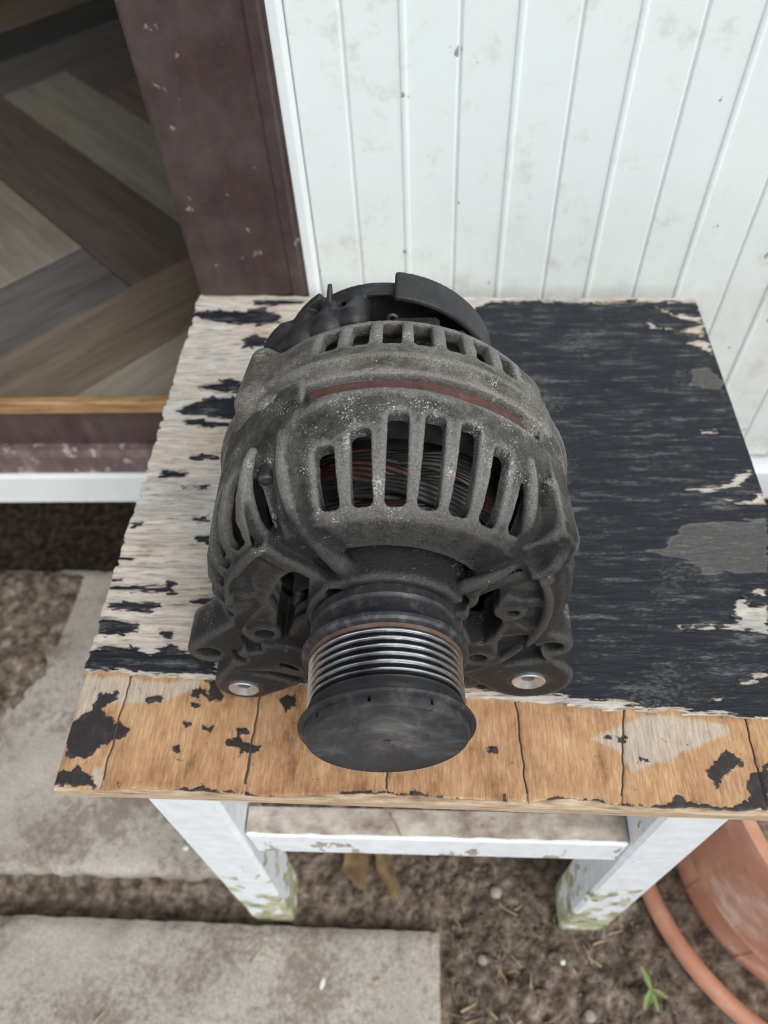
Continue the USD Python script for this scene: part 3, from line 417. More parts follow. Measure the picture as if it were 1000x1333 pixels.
obj('threshold_strip', hull([(x, y, z) for x in (-0.784, -0.1632) for y, z in [(YW - 0.004, 0.2925), (YW - 0.004, 0.3035), (YW - 0.0025, 0.3050), (YW + 0.003, 0.3050), (YW + 0.003, 0.2925)]]), 'raw_pine_edge', house)
obj('threshold_riser', box(-0.7838, -0.1634, YW + 0.001, YW + 0.03, 0.2475, 0.2923), 'maroon_sill', house)
obj('threshold_lip', hull([(x, y, z) for x in (-0.7836, -0.1636) for y, z in [(YW - 0.009, 0.2145), (YW - 0.009, 0.240), (YW - 0.006, 0.2465), (YW + 0.02, 0.2485), (YW + 0.02, 0.2145)]]), 'worn_maroon', house)
obj('base_beam', hull([(x, y, z) for x, t in ((-1.60, -0.006), (1.70, 0.036)) for y, z in [(YW - 0.012, 0.170 + t*0.6), (YW - 0.013, 0.2085 + t*0.55), (YW - 0.011, 0.2125 + t*0.45), (YW + 0.07, 0.2125 + t*0.45), (YW + 0.07, 0.170 + t*0.6)]]), 'white_trim', house)
obj('underfloor', box(-1.60, 1.70, YW + 0.071, YW + 1.7, 0.172, 0.2955), 'dark_underfloor', house)
obj('rear_plinth', box(-1.60, 1.70, YW + 1.64, YW + 1.70, -0.50, 0.1715), 'dark_underfloor', house)  # unseen plinth, added to close off the light under the house
obj('side_plinth', box(-1.60, -1.54, YW + 0.10, YW + 1.639, -0.50, 0.1715), 'dark_underfloor', house)  # side plinths likewise added out of view, deepened with the pit
obj('side_plinth', box(1.64, 1.70, YW + 0.10, YW + 1.639, -0.50, 0.1715), 'dark_underfloor', house)
obj('inner_wall', box(-1.60, 1.70, YW + 1.66, YW + 1.70, 0.2957, 2.35), 'room_plaster', house)
obj('inner_wall', box(-1.60, -1.56, YW + 0.061, YW + 1.658, 0.2957, 2.35), 'room_plaster', house)
obj('inner_wall', box(0.30, 0.34, YW + 0.076, YW + 1.658, 0.2957, 2.35), 'room_plaster', house)
obj('ceiling', box(-1.60, 1.70, YW + 0.0, YW + 1.70, 2.352, 2.40), 'room_plaster', house)
floor = obj('floor', box(-1.558, 0.298, YW + 0.0035, YW + 1.658, 0.2958, 0.2996), 'near_black_oak_along', house)
W_, S = 0.275, 0.34
import shapely.geometry as sg
room = sg.box(-1.555, YW + 0.0036, 0.295, YW + 1.655)
def plank(u0, u1, v0, v1, wood, along):
    g = 0.0022
    c = [((u+v)/math.sqrt(2)*S, (v-u)/math.sqrt(2)*S) for u, v in ((u0+g, v0+g), (u1-g, v0+g), (u1-g, v1-g), (u0+g, v1-g))]
    p = sg.Polygon(c).intersection(room)
    if p.is_empty or p.area < 2e-4: return
    q = np.array(p.exterior.coords)[:-1]; ctr = q.mean(0)
    lo = [(x, y, 0.2997) for x, y in q] + [(x, y, 0.3020) for x, y in q]
    hi = [(x + (ctr[0]-x)*0.006, y + (ctr[1]-y)*0.006, 0.3026) for x, y in q]
    obj('plank', hull(lo + hi), wood + ('_along' if along else '_across'), floor)
rng = random.Random(4)
upick = {0: 'pale_ash', -1: 'dark_walnut', -2: 'pale_ash', 1: 'brown_oak', 2: 'smoked_oak', -3: 'grey_oak', 3: 'grey_oak'}
names = list(WOODS)
for k in range(-9, 10):
    for rep in (-1, 0, 1):
        s = -3.22 + k*W_ + rep*12*W_
        plank(s, s + 6*W_, 0.922 + k*W_, 0.922 + (k+1)*W_, upick.get(k) if rep == 0 and k in upick else rng.choice(names), True)
vpick = {0: 'pale_ash', -1: 'brown_oak', -2: 'smoked_oak', -3: 'grey_oak', -5: 'brown_oak', -6: 'near_black_oak', -7: 'dark_walnut', -8: 'near_black_oak', 1: 'grey_oak'}
for k in range(-12, 10):
    for rep in (-1, 0, 1):
        e = -3.22 + (k+6)*W_; t = 0.922 + k*W_ + rep*12*W_
        if k == 0: wd = 'brown_oak'
        elif k == -1: wd = 'smoked_oak'
        elif k == -2: wd = 'grey_oak'
        elif k == -6: wd = 'smoked_oak' if rep == 1 else 'grey_oak'
        elif k in (-7,): wd = 'near_black_oak'
        elif k == -8: wd = 'brown_oak'
        else: wd = rng.choice(names)
        if k == 1: wd = 'pale_ash'
        plank(e - W_, e, t - 6*W_, t, wd, False)

# ================================================================ THE STOOL
stool = thing('stool', 'low wooden stool with peeling black plywood top and flaking white legs', 'stool')
FL, BL, BR = np.array([-0.1695, 0.0943]), np.array([-0.1636, 0.4402]), np.array([0.1815, 0.4282])
FR, SR = np.array([0.1872, 0.0898]), np.array([0.1862, 0.1306])
T0 = TABLE - 0.0024                                                   # the front veneer's level; the black one lies above it
def lerp(a, b, t): return a + (b - a)*t
core = hull([(*p, z) for p in (FL + [0.0004, -0.0006], FR + [0, -0.0006], BR - [0.001, 0.001], BL + [0.001, -0.001]) for z in (TABLE - 0.0102, T0 - 0.0012)])
top = obj('tabletop', core, 'plywood_edge', stool)
obj('plywood_ply', hull([(*p, z) for p in (FL + [0.002, 0.0018], FR + [-.001, 0.0018], FR + [-.001, 0.03], FL + [0.002, 0.03]) for z in (TABLE - 0.0150, TABLE - 0.0104)]), 'plywood_edge', top)
obj('dirty_ply_face', hull([(*p, z) for p in (FL + [0.003, 0.005], FR + [-0.001, 0.006], SR + [-0.001, 0.012], np.array([-0.1667, 0.162])) for z in (T0 - 0.0013, T0 - 0.0008)]), 'dark_underfloor', top)  # dark sheet beneath the veneer, visible only through the open cracks
# front strip: strips of bare veneer parted by open cracks, with a wavy broken front edge
wav = np.array(DATA['wavy'])/1000; spl = np.array(DATA['split'])/1000
spl = np.vstack([spl, SR]); wav = np.vstack([wav, FR + [0, 0.001]])
wav = wav[np.argsort(wav[:, 0])]
def xs_of(y, a, b): return lerp(a[0], b[0], (y - a[1])/(b[1] - a[1]))
cr = [np.array(c)/1000 for c in DATA['cracks']]
bounds = [(FL, np.array([-0.1697, 0.1505]))] + [(c[1], c[0]) for c in cr] + [(FR, SR)]
for k in range(len(bounds) - 1):
    (a0, a1), (b0, b1) = bounds[k], bounds[k+1]
    gap = 0.00042
    n = max(12, int(abs(b0[0]-a0[0])/0.0007)); m = 90
    u, v = np.meshgrid(np.linspace(0, 1, n), np.linspace(0, 1, m), indexing='ij')
    wob = 0.0007*(fbm(np.stack([v[0]*9, v[0]*0, v[0]*0 + k*3.0], -1), 3, 3) - 0.5)*2
    wob2 = 0.0007*(fbm(np.stack([v[0]*9, v[0]*0, v[0]*0 + (k+1)*3.0], -1), 3, 3) - 0.5)*2
    lx = a0[0] + (a1[0]-a0[0])*v[0] + wob*(k > 0) + gap; rx = b0[0] + (b1[0]-b0[0])*v[0] + wob2*(k < len(bounds)-2) - gap
    x = lx[None, :] + (rx - lx)[None, :]*u
    yf = np.interp(x[:, 0], wav[:, 0], wav[:, 1]) + 0.0006*(fbm(np.stack([x[:, 0]*300, x[:, 0]*0, x[:, 0]*0], -1), 3, 9) - 0.5)*2
    yb = np.interp(x[:, -1], spl[:, 0], spl[:, 1]) + 0.006
    y = yf[:, None] + (yb - yf)[:, None]*v
    pts = np.stack([x, y], -1).reshape(-1, 2)*1000
    black = np.maximum(union_sd(pts, DATA['fblack']), 0.8 - np.abs((y - yf[:, None]).ravel()*1000 - 0.2)*1.6 + 2.2*(fbm(np.stack([pts[:, 0]/18, pts[:, 1]*0, pts[:, 0]*0], -1), 3, 5) - 0.62)*4)
    pale = union_sd(pts, DATA['fpale'])
    z = T0 + 0.00055*(fbm(np.stack([x*160, y*14, x*0], -1), 3, 4) - 0.5) + 0.0010*(fbm(np.stack([x*14, y*10, x*0 + 4], -1), 2, 2) - 0.5) + 0.0001*np.clip(black.reshape(x.shape), -1, 1)
    z[0, :] -= 0.0004; z[-1, :] -= 0.0004; z[:, 0] -= 0.0003
    V, F, loop = grid_slab(np.stack([x, y, z], -1), T0 - 0.0011)
    pad = np.full(len(V) - len(pts), -9.0)
    obj('front_veneer', (V, F), 'bare_front_veneer', top, smooth=True, attrs={'paint': np.concatenate([black, pad]), 'pale': np.concatenate([pale, pad*0 + 3])})
# black veneer over the rest, ragged along the front and chewed at the left
n, m = 560, 470
u, v = np.meshgrid(np.linspace(0, 1, n), np.linspace(0, 1, m), indexing='ij')
xa = lerp(-0.1697, -0.1636, v); xb = lerp(0.1862, 0.1815, v)
edge_l = (0.0011*(fbm(np.stack([v*26, v*0, v*0], -1), 5, 6) - 0.5)*2 + 0.0009*np.clip(fbm(np.stack([v*70, v*0, v*0], -1), 2, 61) - 0.6, 0, 1)*8)*(1-u)**8
x = lerp(xa, xb, u) + edge_l
yf = np.interp(x, spl[:, 0], spl[:, 1]) + 0.0016*(fbm(np.stack([x*130, x*0, x*0], -1), 4, 12) - 0.5)*2
yb = lerp(BL[1], BR[1], u) + 0.0016*(fbm(np.stack([x*60, x*0, x*0], -1), 4, 15) - 0.5)*2 - 0.001
y = lerp(yf, yb, v)
pts = np.stack([x, y], -1).reshape(-1, 2)*1000
sd = union_sd(pts, DATA['black'] + [[[140, 120], [195, 120], [195, 262], [140, 262]]])
sd = np.minimum(sd, -union_sd(pts, DATA['bare']))
sd = np.minimum(sd, ((yb - y).ravel()*1000 - 4.5)*0.6 + 3*(fbm(np.stack([pts[:, 0]/40, pts[:, 0]*0, pts[:, 0]*0], -1), 3, 25) - 0.5))
grey = union_sd(pts, [DATA['grey'][0], DATA['grey'][2]]) + 3.0*(fbm(np.stack([pts[:, 0]/9, pts[:, 1]/4, pts[:, 0]*0], -1), 4, 71) - 0.5)*2
pm = np.clip(sd.reshape(x.shape)*0.8, -1, 1)
grain = fbm(np.stack([x*18, y*210, x*0], -1), 4, 17) - 0.5
bare = np.clip(-sd.reshape(x.shape)/2, 0, 1)
crack = np.clip(0.36 - fbm(np.stack([x*14 + 3, y*150, x*0 + 2], -1), 3, 19), 0, 1)*4
z = TABLE - 0.0003 + grain*(0.0007 + 0.0011*bare) + 0.00014*pm - 0.0011*np.clip(crack, 0, 1)*bare - 0.00025*np.clip(grey.reshape(x.shape), 0, 1)
frag = np.clip(((y - yf)*1000)/2.0, 0, 1); z -= 0.0004*(1-frag)
V, F, loop = grid_slab(np.stack([x, y, z], -1), T0 - 0.0011)
pad = np.full(len(V) - len(pts), -9.0)
tag(obj('black_veneer', (V, F), 'peeling_black_veneer', top, smooth=True, attrs={'paint': np.concatenate([sd, pad]), 'worn': np.concatenate([np.clip(grey, -12, 6), pad])}), 'black veneer sheet, peeled to grey wood on the left')

speckled('paint_chip', [(0.3, (0.010, 0.011, 0.0135)), (0.7, (0.028, 0.030, 0.034))], 300, 0.42, 0.2, 0.0003)
speckled('pale_splinter', [(0.3, (0.30, 0.26, 0.215)), (0.6, (0.52, 0.48, 0.42)), (0.8, (0.66, 0.62, 0.56))], 200, 0.8, 0.3, 0.0004, stretch=(1, 5, 5))
rq = np.random.default_rng(17)
P3 = np.stack([x, y, z], -1).reshape(-1, 3)
def flake(p, L, Wd, ang, lift, mat_):
    n, m = 9, 5; V = []
    jag = 1 + 0.45*(rq.random(n) - 0.5); jag2 = 1 + 0.45*(rq.random(n) - 0.5)
    for i in range(n):
        t = i/(n-1); w0 = Wd*(math.sin(math.pi*(0.12 + 0.8*t)))**0.6
        for j in range(m):
            q = (j/(m-1) - 0.5)*2; w = w0*(jag[i] if q > 0 else jag2[i])
            u_, v_ = (t - 0.5)*L, 0.5*w*q
            V.append((u_, v_, 0.00008 + lift*(t**2)*0.5 + lift*0.5*q*q*(0.3 + 0.7*t)))
    V = np.array(V); c, s_ = math.cos(ang), math.sin(ang)
    V = np.stack([c*V[:, 0] - s_*V[:, 1], s_*V[:, 0] + c*V[:, 1], V[:, 2]], -1) + p
    F = []
    for i in range(n-1):
        for j in range(m-1):
            a = i*m + j; F += [[a, a+m, a+m+1], [a, a+m+1, a+1]]
    F = np.array(F); k0 = len(V); rim = [j for j in range(m)] + [i*m + m-1 for i in range(1, n)] + [(n-1)*m + j for j in range(m-2, -1, -1)] + [i*m for i in range(n-2, 0, -1)]; S_ = []
    for a, b in zip(rim, rim[1:] + rim[:1]): S_ += [[a, b, b+k0], [a, b+k0, a+k0]]
    obj('paint_flake' if mat_ == 'paint_chip' else 'splinter', (np.vstack([V, V - [0, 0, 0.00022]]), np.vstack([F[:, ::-1], F + k0, np.array(S_)])), mat_, top, smooth=40)
inner = (P3[:, 0] > -0.160) & (P3[:, 0] < 0.178) & (P3[:, 1] < 0.425) & ~((np.abs(P3[:, 0] + 0.0153) < 0.088) & (P3[:, 1] > 0.13) & (P3[:, 1] < 0.265))
edge_ = np.where((np.abs(sd - 0.2) < 0.8) & inner)[0]
for i in rq.choice(edge_, 90, replace=False): flake(P3[i], rq.uniform(0.002, 0.0075), rq.uniform(0.0008, 0.0026), rq.normal(0, 0.5) + (math.pi if rq.random() < 0.5 else 0), rq.uniform(0.0003, 0.0013), 'paint_chip')
wood_ = np.where((sd < -0.8) & inner)[0]
for i in rq.choice(wood_, 45, replace=False): flake(P3[i], rq.uniform(0.004, 0.014), rq.uniform(0.0006, 0.0018), rq.normal(0, 0.12) + (math.pi if rq.random() < 0.5 else 0), rq.uniform(0.0002, 0.0009), 'pale_splinter')
front_ = np.where((((y - yf).ravel() < 0.0012)) & (np.abs(P3[:, 0]) < 0.16) & ~((np.abs(P3[:, 0] + 0.084) < 0.016) | (np.abs(P3[:, 0] - 0.045) < 0.022)))[0]
for i in rq.choice(front_, 60, replace=False): flake(P3[i] - [0, 0.0004, 0.0003], rq.uniform(0.004, 0.013), rq.uniform(0.0006, 0.0014), rq.normal(0, 0.1) + (math.pi if rq.random() < 0.5 else 0), rq.uniform(0.0002, 0.0008), 'pale_splinter')

ZT = TABLE - 0.0104
def leg(xt0, xt1, xb0, xb1, y0, y1, seed):
    n = 40; V = []
    for k in range(n + 1):
        t = k/n; zz = lerp(ZT, 0.0, t) if k < n else -0.012
        l, r = lerp(xt0, xb0, t), lerp(xt1, xb1, t); c = 0.0022
        ring = [(l+c, y0), (r-c, y0), (r, y0+c), (r, y1-c), (r-c, y1), (l+c, y1), (l, y1-c), (l, y0+c)]
        for j, (px, py) in enumerate(ring):
            d = (fbm(np.array([[px*30+seed, py*30, zz*45]]), 3, seed)[0] - 0.5)*0.0035*max(0, (t - 0.45))*1.6
            V.append((px + d, py + d, zz))
    V = np.array(V); F = []
    for k in range(n):
        for j in range(8):
            a, b = k*8 + j, k*8 + (j+1) % 8
            F += [[a, a+8, b+8], [a, b+8, b]]
    for j in range(1, 7): F.append([0, j, j+1]); F.append([n*8, n*8+j+1, n*8+j])
    obj('leg', (V, np.array(F)), 'flaking_white_paint', stool, smooth=35)
leg(-0.1357, -0.1008, -0.1555, -0.1185, 0.0985, 0.134, 1)
leg(0.1120, 0.1440, 0.1135, 0.1525, 0.0985, 0.134, 2)
leg(-0.1320, -0.0970, -0.1450, -0.1100, 0.372, 0.408, 3)
leg(0.1120, 0.1470, 0.1200, 0.1550, 0.362, 0.398, 4)
zs0, zs1 = 0.2625, 0.3010
st = obj('stretcher', box(-0.1043, 0.1118, 0.1015, 0.1180, zs0, zs1, 0.0012), 'stretcher_paint', stool)
n, m = 240, 30                                                        # bare dirty top of the front rail where the paint has gone
u, v = np.meshgrid(np.linspace(0, 1, n), np.linspace(0, 1, m), indexing='ij')
x = -0.1040 + 0.2154*u; yf = 0.1032 + 0.0016*(fbm(np.stack([x*90, x*0, x*0], -1), 4, 41) - 0.45); y = lerp(yf, 0.1176, v)
obj('bare_top', grid_slab(np.stack([x, y, zs1 + 0.0004 + 0.0005*(fbm(np.stack([x*120, y*120, x*0], -1), 3, 44) - 0.4)], -1), zs1 - 0.0006)[:2], 'dirty_wood_top', st, smooth=True)
obj('stretcher', box(-0.1005, 0.1155, 0.376, 0.392, zs0, zs1, 0.0012), 'stretcher_paint', stool)
obj('stretcher', box(-0.1300, -0.1130, 0.1345, 0.3715, zs0 + 0.006, zs1 - 0.012, 0.0012), 'stretcher_paint', stool)
obj('stretcher', box(0.1230, 0.1400, 0.1345, 0.3615, zs0 + 0.006, zs1 - 0.012, 0.0012), 'stretcher_paint', stool)

# ================================================================ THE ALTERNATOR
# local millimetres: x right, a away from the camera, z up, origin on the shaft line
ALT = np.array([-0.0153, 0.0945, TABLE + 0.0818])
alternator = thing('alternator', 'used car alternator with grimy finned aluminium casing and ribbed pulley lying on the stool', 'alternator', ALT)
def mm(V): return np.asarray(V, float)/1000

class Field:
    def __init__(s, lo, hi, h):
        s.lo, s.h = np.array(lo, float), h
        s.x, s.a, s.z = (np.arange(l, g + h, h, dtype=np.float32) for l, g in zip(lo, hi))
        s.X, s.A, s.Z = s.x[:, None, None], s.a[None, :, None], s.z[None, None, :]
        s.r = np.sqrt(s.X**2 + s.Z**2); s.th = np.degrees(np.arctan2(s.Z, s.X + 0*s.Z)) + 0*s.X
        s.xz = np.stack(np.meshgrid(s.x, s.z, indexing='ij'), -1).reshape(-1, 2)
        s.d = np.full((len(s.x), len(s.a), len(s.z)), 40, np.float32)
    def sl(s, lo, hi):
        q = []
        for ax, l, g in zip((s.x, s.a, s.z), lo, hi):
            i, j = np.searchsorted(ax, l), np.searchsorted(ax, g); q.append(slice(max(i, 0), max(j, i+1)))
        return tuple(q)
    @staticmethod
    def smin(a, b, k):
        if k <= 0: return np.minimum(a, b)
        h = np.clip(0.5 + 0.5*(b - a)/k, 0, 1); return b + (a - b)*h - k*h*(1 - h)
    def add(s, f, k=0, q=None):
        q = q or (slice(None),)*3; s.d[q] = s.smin(s.d[q], f, k)
    def cut(s, f, k=0, q=None):
        q = q or (slice(None),)*3; s.d[q] = -s.smin(-s.d[q], f, k)
    def revolve(s, poly):
        rr = np.arange(0, 120, 0.5); P = np.stack(np.meshgrid(s.a, rr, indexing='ij'), -1).reshape(-1, 2)
        T = -poly_sd(P, poly).reshape(len(s.a), len(rr)).astype(np.float32)
        i = np.clip(s.r/0.5, 0, len(rr) - 2); i0 = i.astype(int); t = (i - i0)[:, 0, :].astype(np.float32); i0 = i0[:, 0, :]
        return np.transpose(T[:, i0]*(1-t) + T[:, i0+1]*t, (1, 0, 2))
    def capsule(s, p, q, r0, r1, k=2.0, cut=False): s.chain([p, q], [r0, r1], k, cut)
    def bone(s, w, p, q, r0, r1):
        X, A, Z = s.x[w[0]][:, None, None], s.a[w[1]][None, :, None], s.z[w[2]][None, None, :]
        e = q - p; L = max(float(e @ e), 1e-6)
        t = np.clip(((X-p[0])*e[0] + (A-p[1])*e[1] + (Z-p[2])*e[2])/L, 0, 1)
        return np.sqrt((X-p[0]-t*e[0])**2 + (A-p[1]-t*e[1])**2 + (Z-p[2]-t*e[2])**2) - (r0 + (r1-r0)*t)
    def chain(s, pts, rad, k=2.0, cut=False):
        pts = np.array(pts, np.float32); rad = np.broadcast_to(rad, len(pts))
        if len(pts) > 2:                                             # a smooth curve through the joints
            from scipy.interpolate import CubicSpline, PchipInterpolator
            t = np.concatenate([[0], np.cumsum(np.linalg.norm(np.diff(pts, axis=0), axis=1))]); u = np.linspace(0, t[-1], 3*len(pts))
            rad = PchipInterpolator(t, rad)(u); pts = CubicSpline(t, pts)(u).astype(np.float32)
        R_ = float(max(rad)) + 8; w = s.sl(pts.min(0) - R_, pts.max(0) + R_); d = None
        for i in range(len(pts)-1):
            b = s.bone(w, pts[i], pts[i+1], float(rad[i]), float(rad[i+1])); d = b if d is None else np.minimum(d, b)
        (s.cut if cut else s.add)(d, k, w)
    def sector(s, poly, th0, th1, k=2.0, rnd=1.0):
        dth = (s.th - (th0+th1)/2 + 180) % 360 - 180
        d = np.maximum(s.revolve(poly), (np.abs(dth) - (th1-th0)/2)*np.radians(1)*np.maximum(s.r, 20))
        s.add(d.astype(np.float32), k)
    def extrude(s, d2, a0, a1, k=1.5, cut=False, rnd=0.0):
        d2 = d2.reshape(len(s.x), len(s.z)).astype(np.float32)[:, None, :] + rnd
        da = np.abs(s.A - (a0+a1)/2) - (a1-a0)/2 + rnd
        w = s.sl((-1e3, a0-6, -1e3), (1e3, a1+6, 1e3)); da = da[:, w[1], :]
        d = np.minimum(np.maximum(d2, da), 0) + np.sqrt(np.maximum(d2, 0)**2 + np.maximum(da, 0)**2) - rnd
        (s.cut if cut else s.add)(d, k, w)
    def polygon(s, poly, a0, a1, k=1.5, cut=False, rnd=1.0): s.extrude(-poly_sd(s.xz, poly), a0, a1, k, cut, rnd)
    def cyl(s, c, r, a0, a1, k=1.5, cut=False, rnd=0.6): s.extrude(np.hypot(s.xz[:, 0]-c[0], s.xz[:, 1]-c[1]) - r, a0, a1, k, cut, rnd)
    def slot(s, th, w, a0, a1, k=2.0, r0=30, rnd=2.0):
        dth = (s.th - th + 180) % 360 - 180
        d2 = np.abs(np.radians(dth)*np.maximum(s.r, r0)) - w/2 + rnd
        d2 = np.where(np.abs(dth) > 60, 40, d2)
        q = s.sl((-1e3, a0-6, -1e3), (1e3, a1+6, 1e3))
        da = (np.abs(s.A - (a0+a1)/2) - (a1-a0)/2 + rnd)[:, q[1], :]
        d = np.minimum(np.maximum(d2, da), 0) + np.sqrt(np.maximum(d2, 0)**2 + np.maximum(da, 0)**2) - rnd
        d = np.maximum(d, r0 - s.r)
        s.cut(d.astype(np.float32), k, q)
    def mesh(s, keep=True):
        d = s.d; n = d < 0; sh = np.array(d.shape)
        c8 = [(i, j, k) for i in (0, 1) for j in (0, 1) for k in (0, 1)]
        cor = [n[i:sh[0]-1+i, j:sh[1]-1+j, k:sh[2]-1+k] for i, j, k in c8]
        cnt = sum(c.astype(np.int8) for c in cor); act = (cnt > 0) & (cnt < 8)
        I = np.argwhere(act); num = np.zeros((len(I), 3)); den = np.zeros(len(I))
        val = np.stack([d[I[:, 0]+i, I[:, 1]+j, I[:, 2]+k] for i, j, k in c8], 1)
        for e0, (i, j, k) in enumerate(c8):
            for dx in ((1, 0, 0), (0, 1, 0), (0, 0, 1)):
                o = (i+dx[0], j+dx[1], k+dx[2])
                if max(o) > 1: continue
                e1 = c8.index(o); f0, f1 = val[:, e0], val[:, e1]; m_ = (f0 < 0) != (f1 < 0)
                t = np.where(m_, f0/np.where(m_, f0 - f1, 1), 0)
                num += np.where(m_[:, None], np.array([i, j, k]) + t[:, None]*np.array(dx), 0); den += m_
        V = s.lo + s.h*(I + num/den[:, None])
        idx = np.full(act.shape, -1, np.int64); idx[tuple(I.T)] = np.arange(len(I))
        F = []
        for ax in range(3):
            o = [0, 0, 0]; o[ax] = 1
            A0 = n[1:-1, 1:-1, 1:-1]; B0 = n[1+o[0]:sh[0]-1+o[0], 1+o[1]:sh[1]-1+o[1], 1+o[2]:sh[2]-1+o[2]]
            E = np.argwhere(A0 != B0) + 1; flip = n[tuple(E.T)]
            b_, c_ = [k for k in range(3) if k != ax]
            def cell(db, dc):
                Q = E.copy(); Q[:, b_] -= db; Q[:, c_] -= dc; return Q
            ok = np.ones(len(E), bool)
            for db, dc in ((0, 0), (1, 0), (1, 1), (0, 1)):
                Q = cell(db, dc); ok &= ((Q >= 0) & (Q < np.array(act.shape))).all(1)
            E, flip = E[ok], flip[ok]
            q = np.stack([idx[tuple(cell(db, dc).T)] for db, dc in ((0, 0), (1, 0), (1, 1), (0, 1))], 1)
            if ax == 1: flip = ~flip
            q = np.where(flip[:, None], q[:, ::-1], q); q = q[(q >= 0).all(1)]
            F += [q[:, [0, 1, 2]], q[:, [0, 2, 3]]]
        F = np.vstack(F)
        T = trimesh.Trimesh(V, F, process=False)
        g = ndimage.gaussian_filter(d, 2.2/s.h*0.9) - d                # convex edges stand out: wear
        wear = ndimage.map_coordinates(g, ((V - s.lo)/s.h).T, order=1, mode='nearest')
        if T.volume < 0: F = F[:, ::-1]
        return V, F, np.clip(wear/0.9, -0.5, 1.2)

FX = DATA['fx']
f = Field((-96, 36, -84), (86, 110, 86), 0.72)
PA = [(50.5, 38.5), (50.5, 55.2), (52.5, 58.2), (58, 62.2), (66, 65.8), (76, 69), (84, 71.0), (89, 72), (93.5, 72), (93.5, 66.5), (86, 65.5), (76, 63), (66, 59.5), (60, 56), (57, 52), (56.5, 38.5)]
PB = [(45.8, 27), (45.8, 60.0), (46.6, 62.0), (49.5, 67.0), (54, 70.2), (62, 71.8), (76, 72.2), (93.5, 72.2), (93.5, 68.2), (76, 68.2), (62, 67.6), (55, 65.6), (51, 61.5), (50.2, 58), (50.2, 27)]
dA, dB = f.revolve(PA), f.revolve(PB)
sec = np.maximum(-(f.th - 26.0), f.th - 133.0)*np.radians(1)*f.r        # <0 within the upper window sector
f.d = np.minimum(np.maximum(dA, sec), np.maximum(dB, -sec)).astype(np.float32)
# hub
f.add(f.revolve([(42.3, 0), (42.3, 30.0), (43.3, 31.0), (64, 32.0), (66, 29), (72, 28), (72, 0)]), 0.4)
f.add(f.revolve([(52.0, 0), (52.0, 47), (56, 47), (56, 0)]) + np.maximum(0, (f.th > 26) & (f.th < 133))*30, 1.0)
# through-bolt ears and clamp tabs bridging to the rear half
TAB = [(82, 66.5), (82, 70.6), (88, 73.0), (104.5, 73.4), (105.5, 72.4), (105.5, 66.5)]
f.sector(TAB, 113.5, 151, 1.5); f.sector(TAB, 21, 38.5, 1.5); f.sector(TAB, -70, -40, 1.5); f.sector(TAB, 215, 245, 1.5)
f.sector([(52, 60), (52.5, 71), (55, 74.8), (60, 75.8), (74, 74.6), (88, 73.0), (88, 66)], 22.5, 35.5, 3.5)
f.sector([(70, 62), (74, 69), (84, 71.8), (90, 72.4), (90, 64)], 116, 133, 3)
# channel between the two left ribs
f.chain([(-37, 42, 33), (-40.5, 50, 44), (-42.5, 60, 50), (-43.5, 71, 53.0)], [5.2, 5.2, 5.4, 4.2], 2.0, cut=True)
# slots of the upper window and of the left flank
SL = [107.3, 96.3, 85.6, 75.0, 64.4, 53.2, 41.5]; ST = [74, 78.5, 84.5, 84.5, 84.5, 80, 74]
# recessed window surround
for th, t1 in zip(SL, ST): f.slot(th, 7.3 if th > 45 else 6.6, 53.4 if th > 50 else 55.0, t1, 1.0, r0=36, rnd=2.2)
for th, a0, a1 in ((140.6, 48.4, 76), (152.2, 47.9, 78), (163.5, 47.8, 79), (174.8, 47.8, 79), (185.8, 47.8, 78), (196.8, 47.8, 76)):
    f.slot(th, 9.4, a0, a1, 0.8, r0=60.8, rnd=3.0)
# window border: a raised bead round the group of slots
f.chain([(-34.6, 81, 61.0), (-26, 88, 66), (-10, 91.5, 70.2), (8, 92, 70.8), (28, 90, 65.2)], [2.6, 2.4, 1.6, 1.4, 1.2], 3)
def bar(p, q, w): 
    p, q = np.array(p, float), np.array(q, float); d = (q-p)/np.linalg.norm(q-p); n = np.array([-d[1], d[0]])*w/2
    return [p+n, q+n, q-n, p-n]
f.chain([(-34.4, 80, 61.2), (-34.4, 71.5, 59.4), (-32.8, 64, 56.6), (-29.8, 57, 52.0), (-24.8, 52.4, 44.0), (-18.5, 49.2, 35.0), (-10.5, 47.6, 23)], [2.6, 3.0, 3.3, 3.5, 3.6, 3.7, 4.0], 2.0)
f.chain([(-46.7, 79, 55.4), (-48.8, 70, 52.2), (-47.8, 62, 48.6), (-44.4, 54.3, 44.6), (-39, 51, 37.5)], [2.0, 2.5, 2.8, 2.9, 2.9], 1.2)
f.polygon(bar((-43.0, 43.0), (-18.0, 13.5), 6.0), 45.2, 54, 1.0, rnd=1.4)
# spokes at the right
f.chain([(51, 54.5, 30.0), (46.0, 51.0, 26.5), (36.5, 48.0, 21.5), (22.0, 46.2, 13.5)], [2.4, 2.5, 2.6, 2.8], 1.4)
f.polygon(bar((59.5, 24.5), (24.0, 3.0), 4.2), 45.0, 53, 1.0, rnd=1.0)
f.chain([(49.9, 52.5, 27.6), (55.4, 48.4, 23.1)], 2.6, 1.6)
f.chain([(55.4, 49, 23.1), (61, 52, 30.0), (60.5, 62, 36), (58.5, 74, 41)], [2.6, 3.0, 3.2, 3.0], 2.5)
f.chain([(49.9, 53.5, 28), (50.5, 58.5, 37), (51.5, 68, 43), (51, 80, 47.5)], [2.6, 2.8, 2.8, 2.4], 2.5)
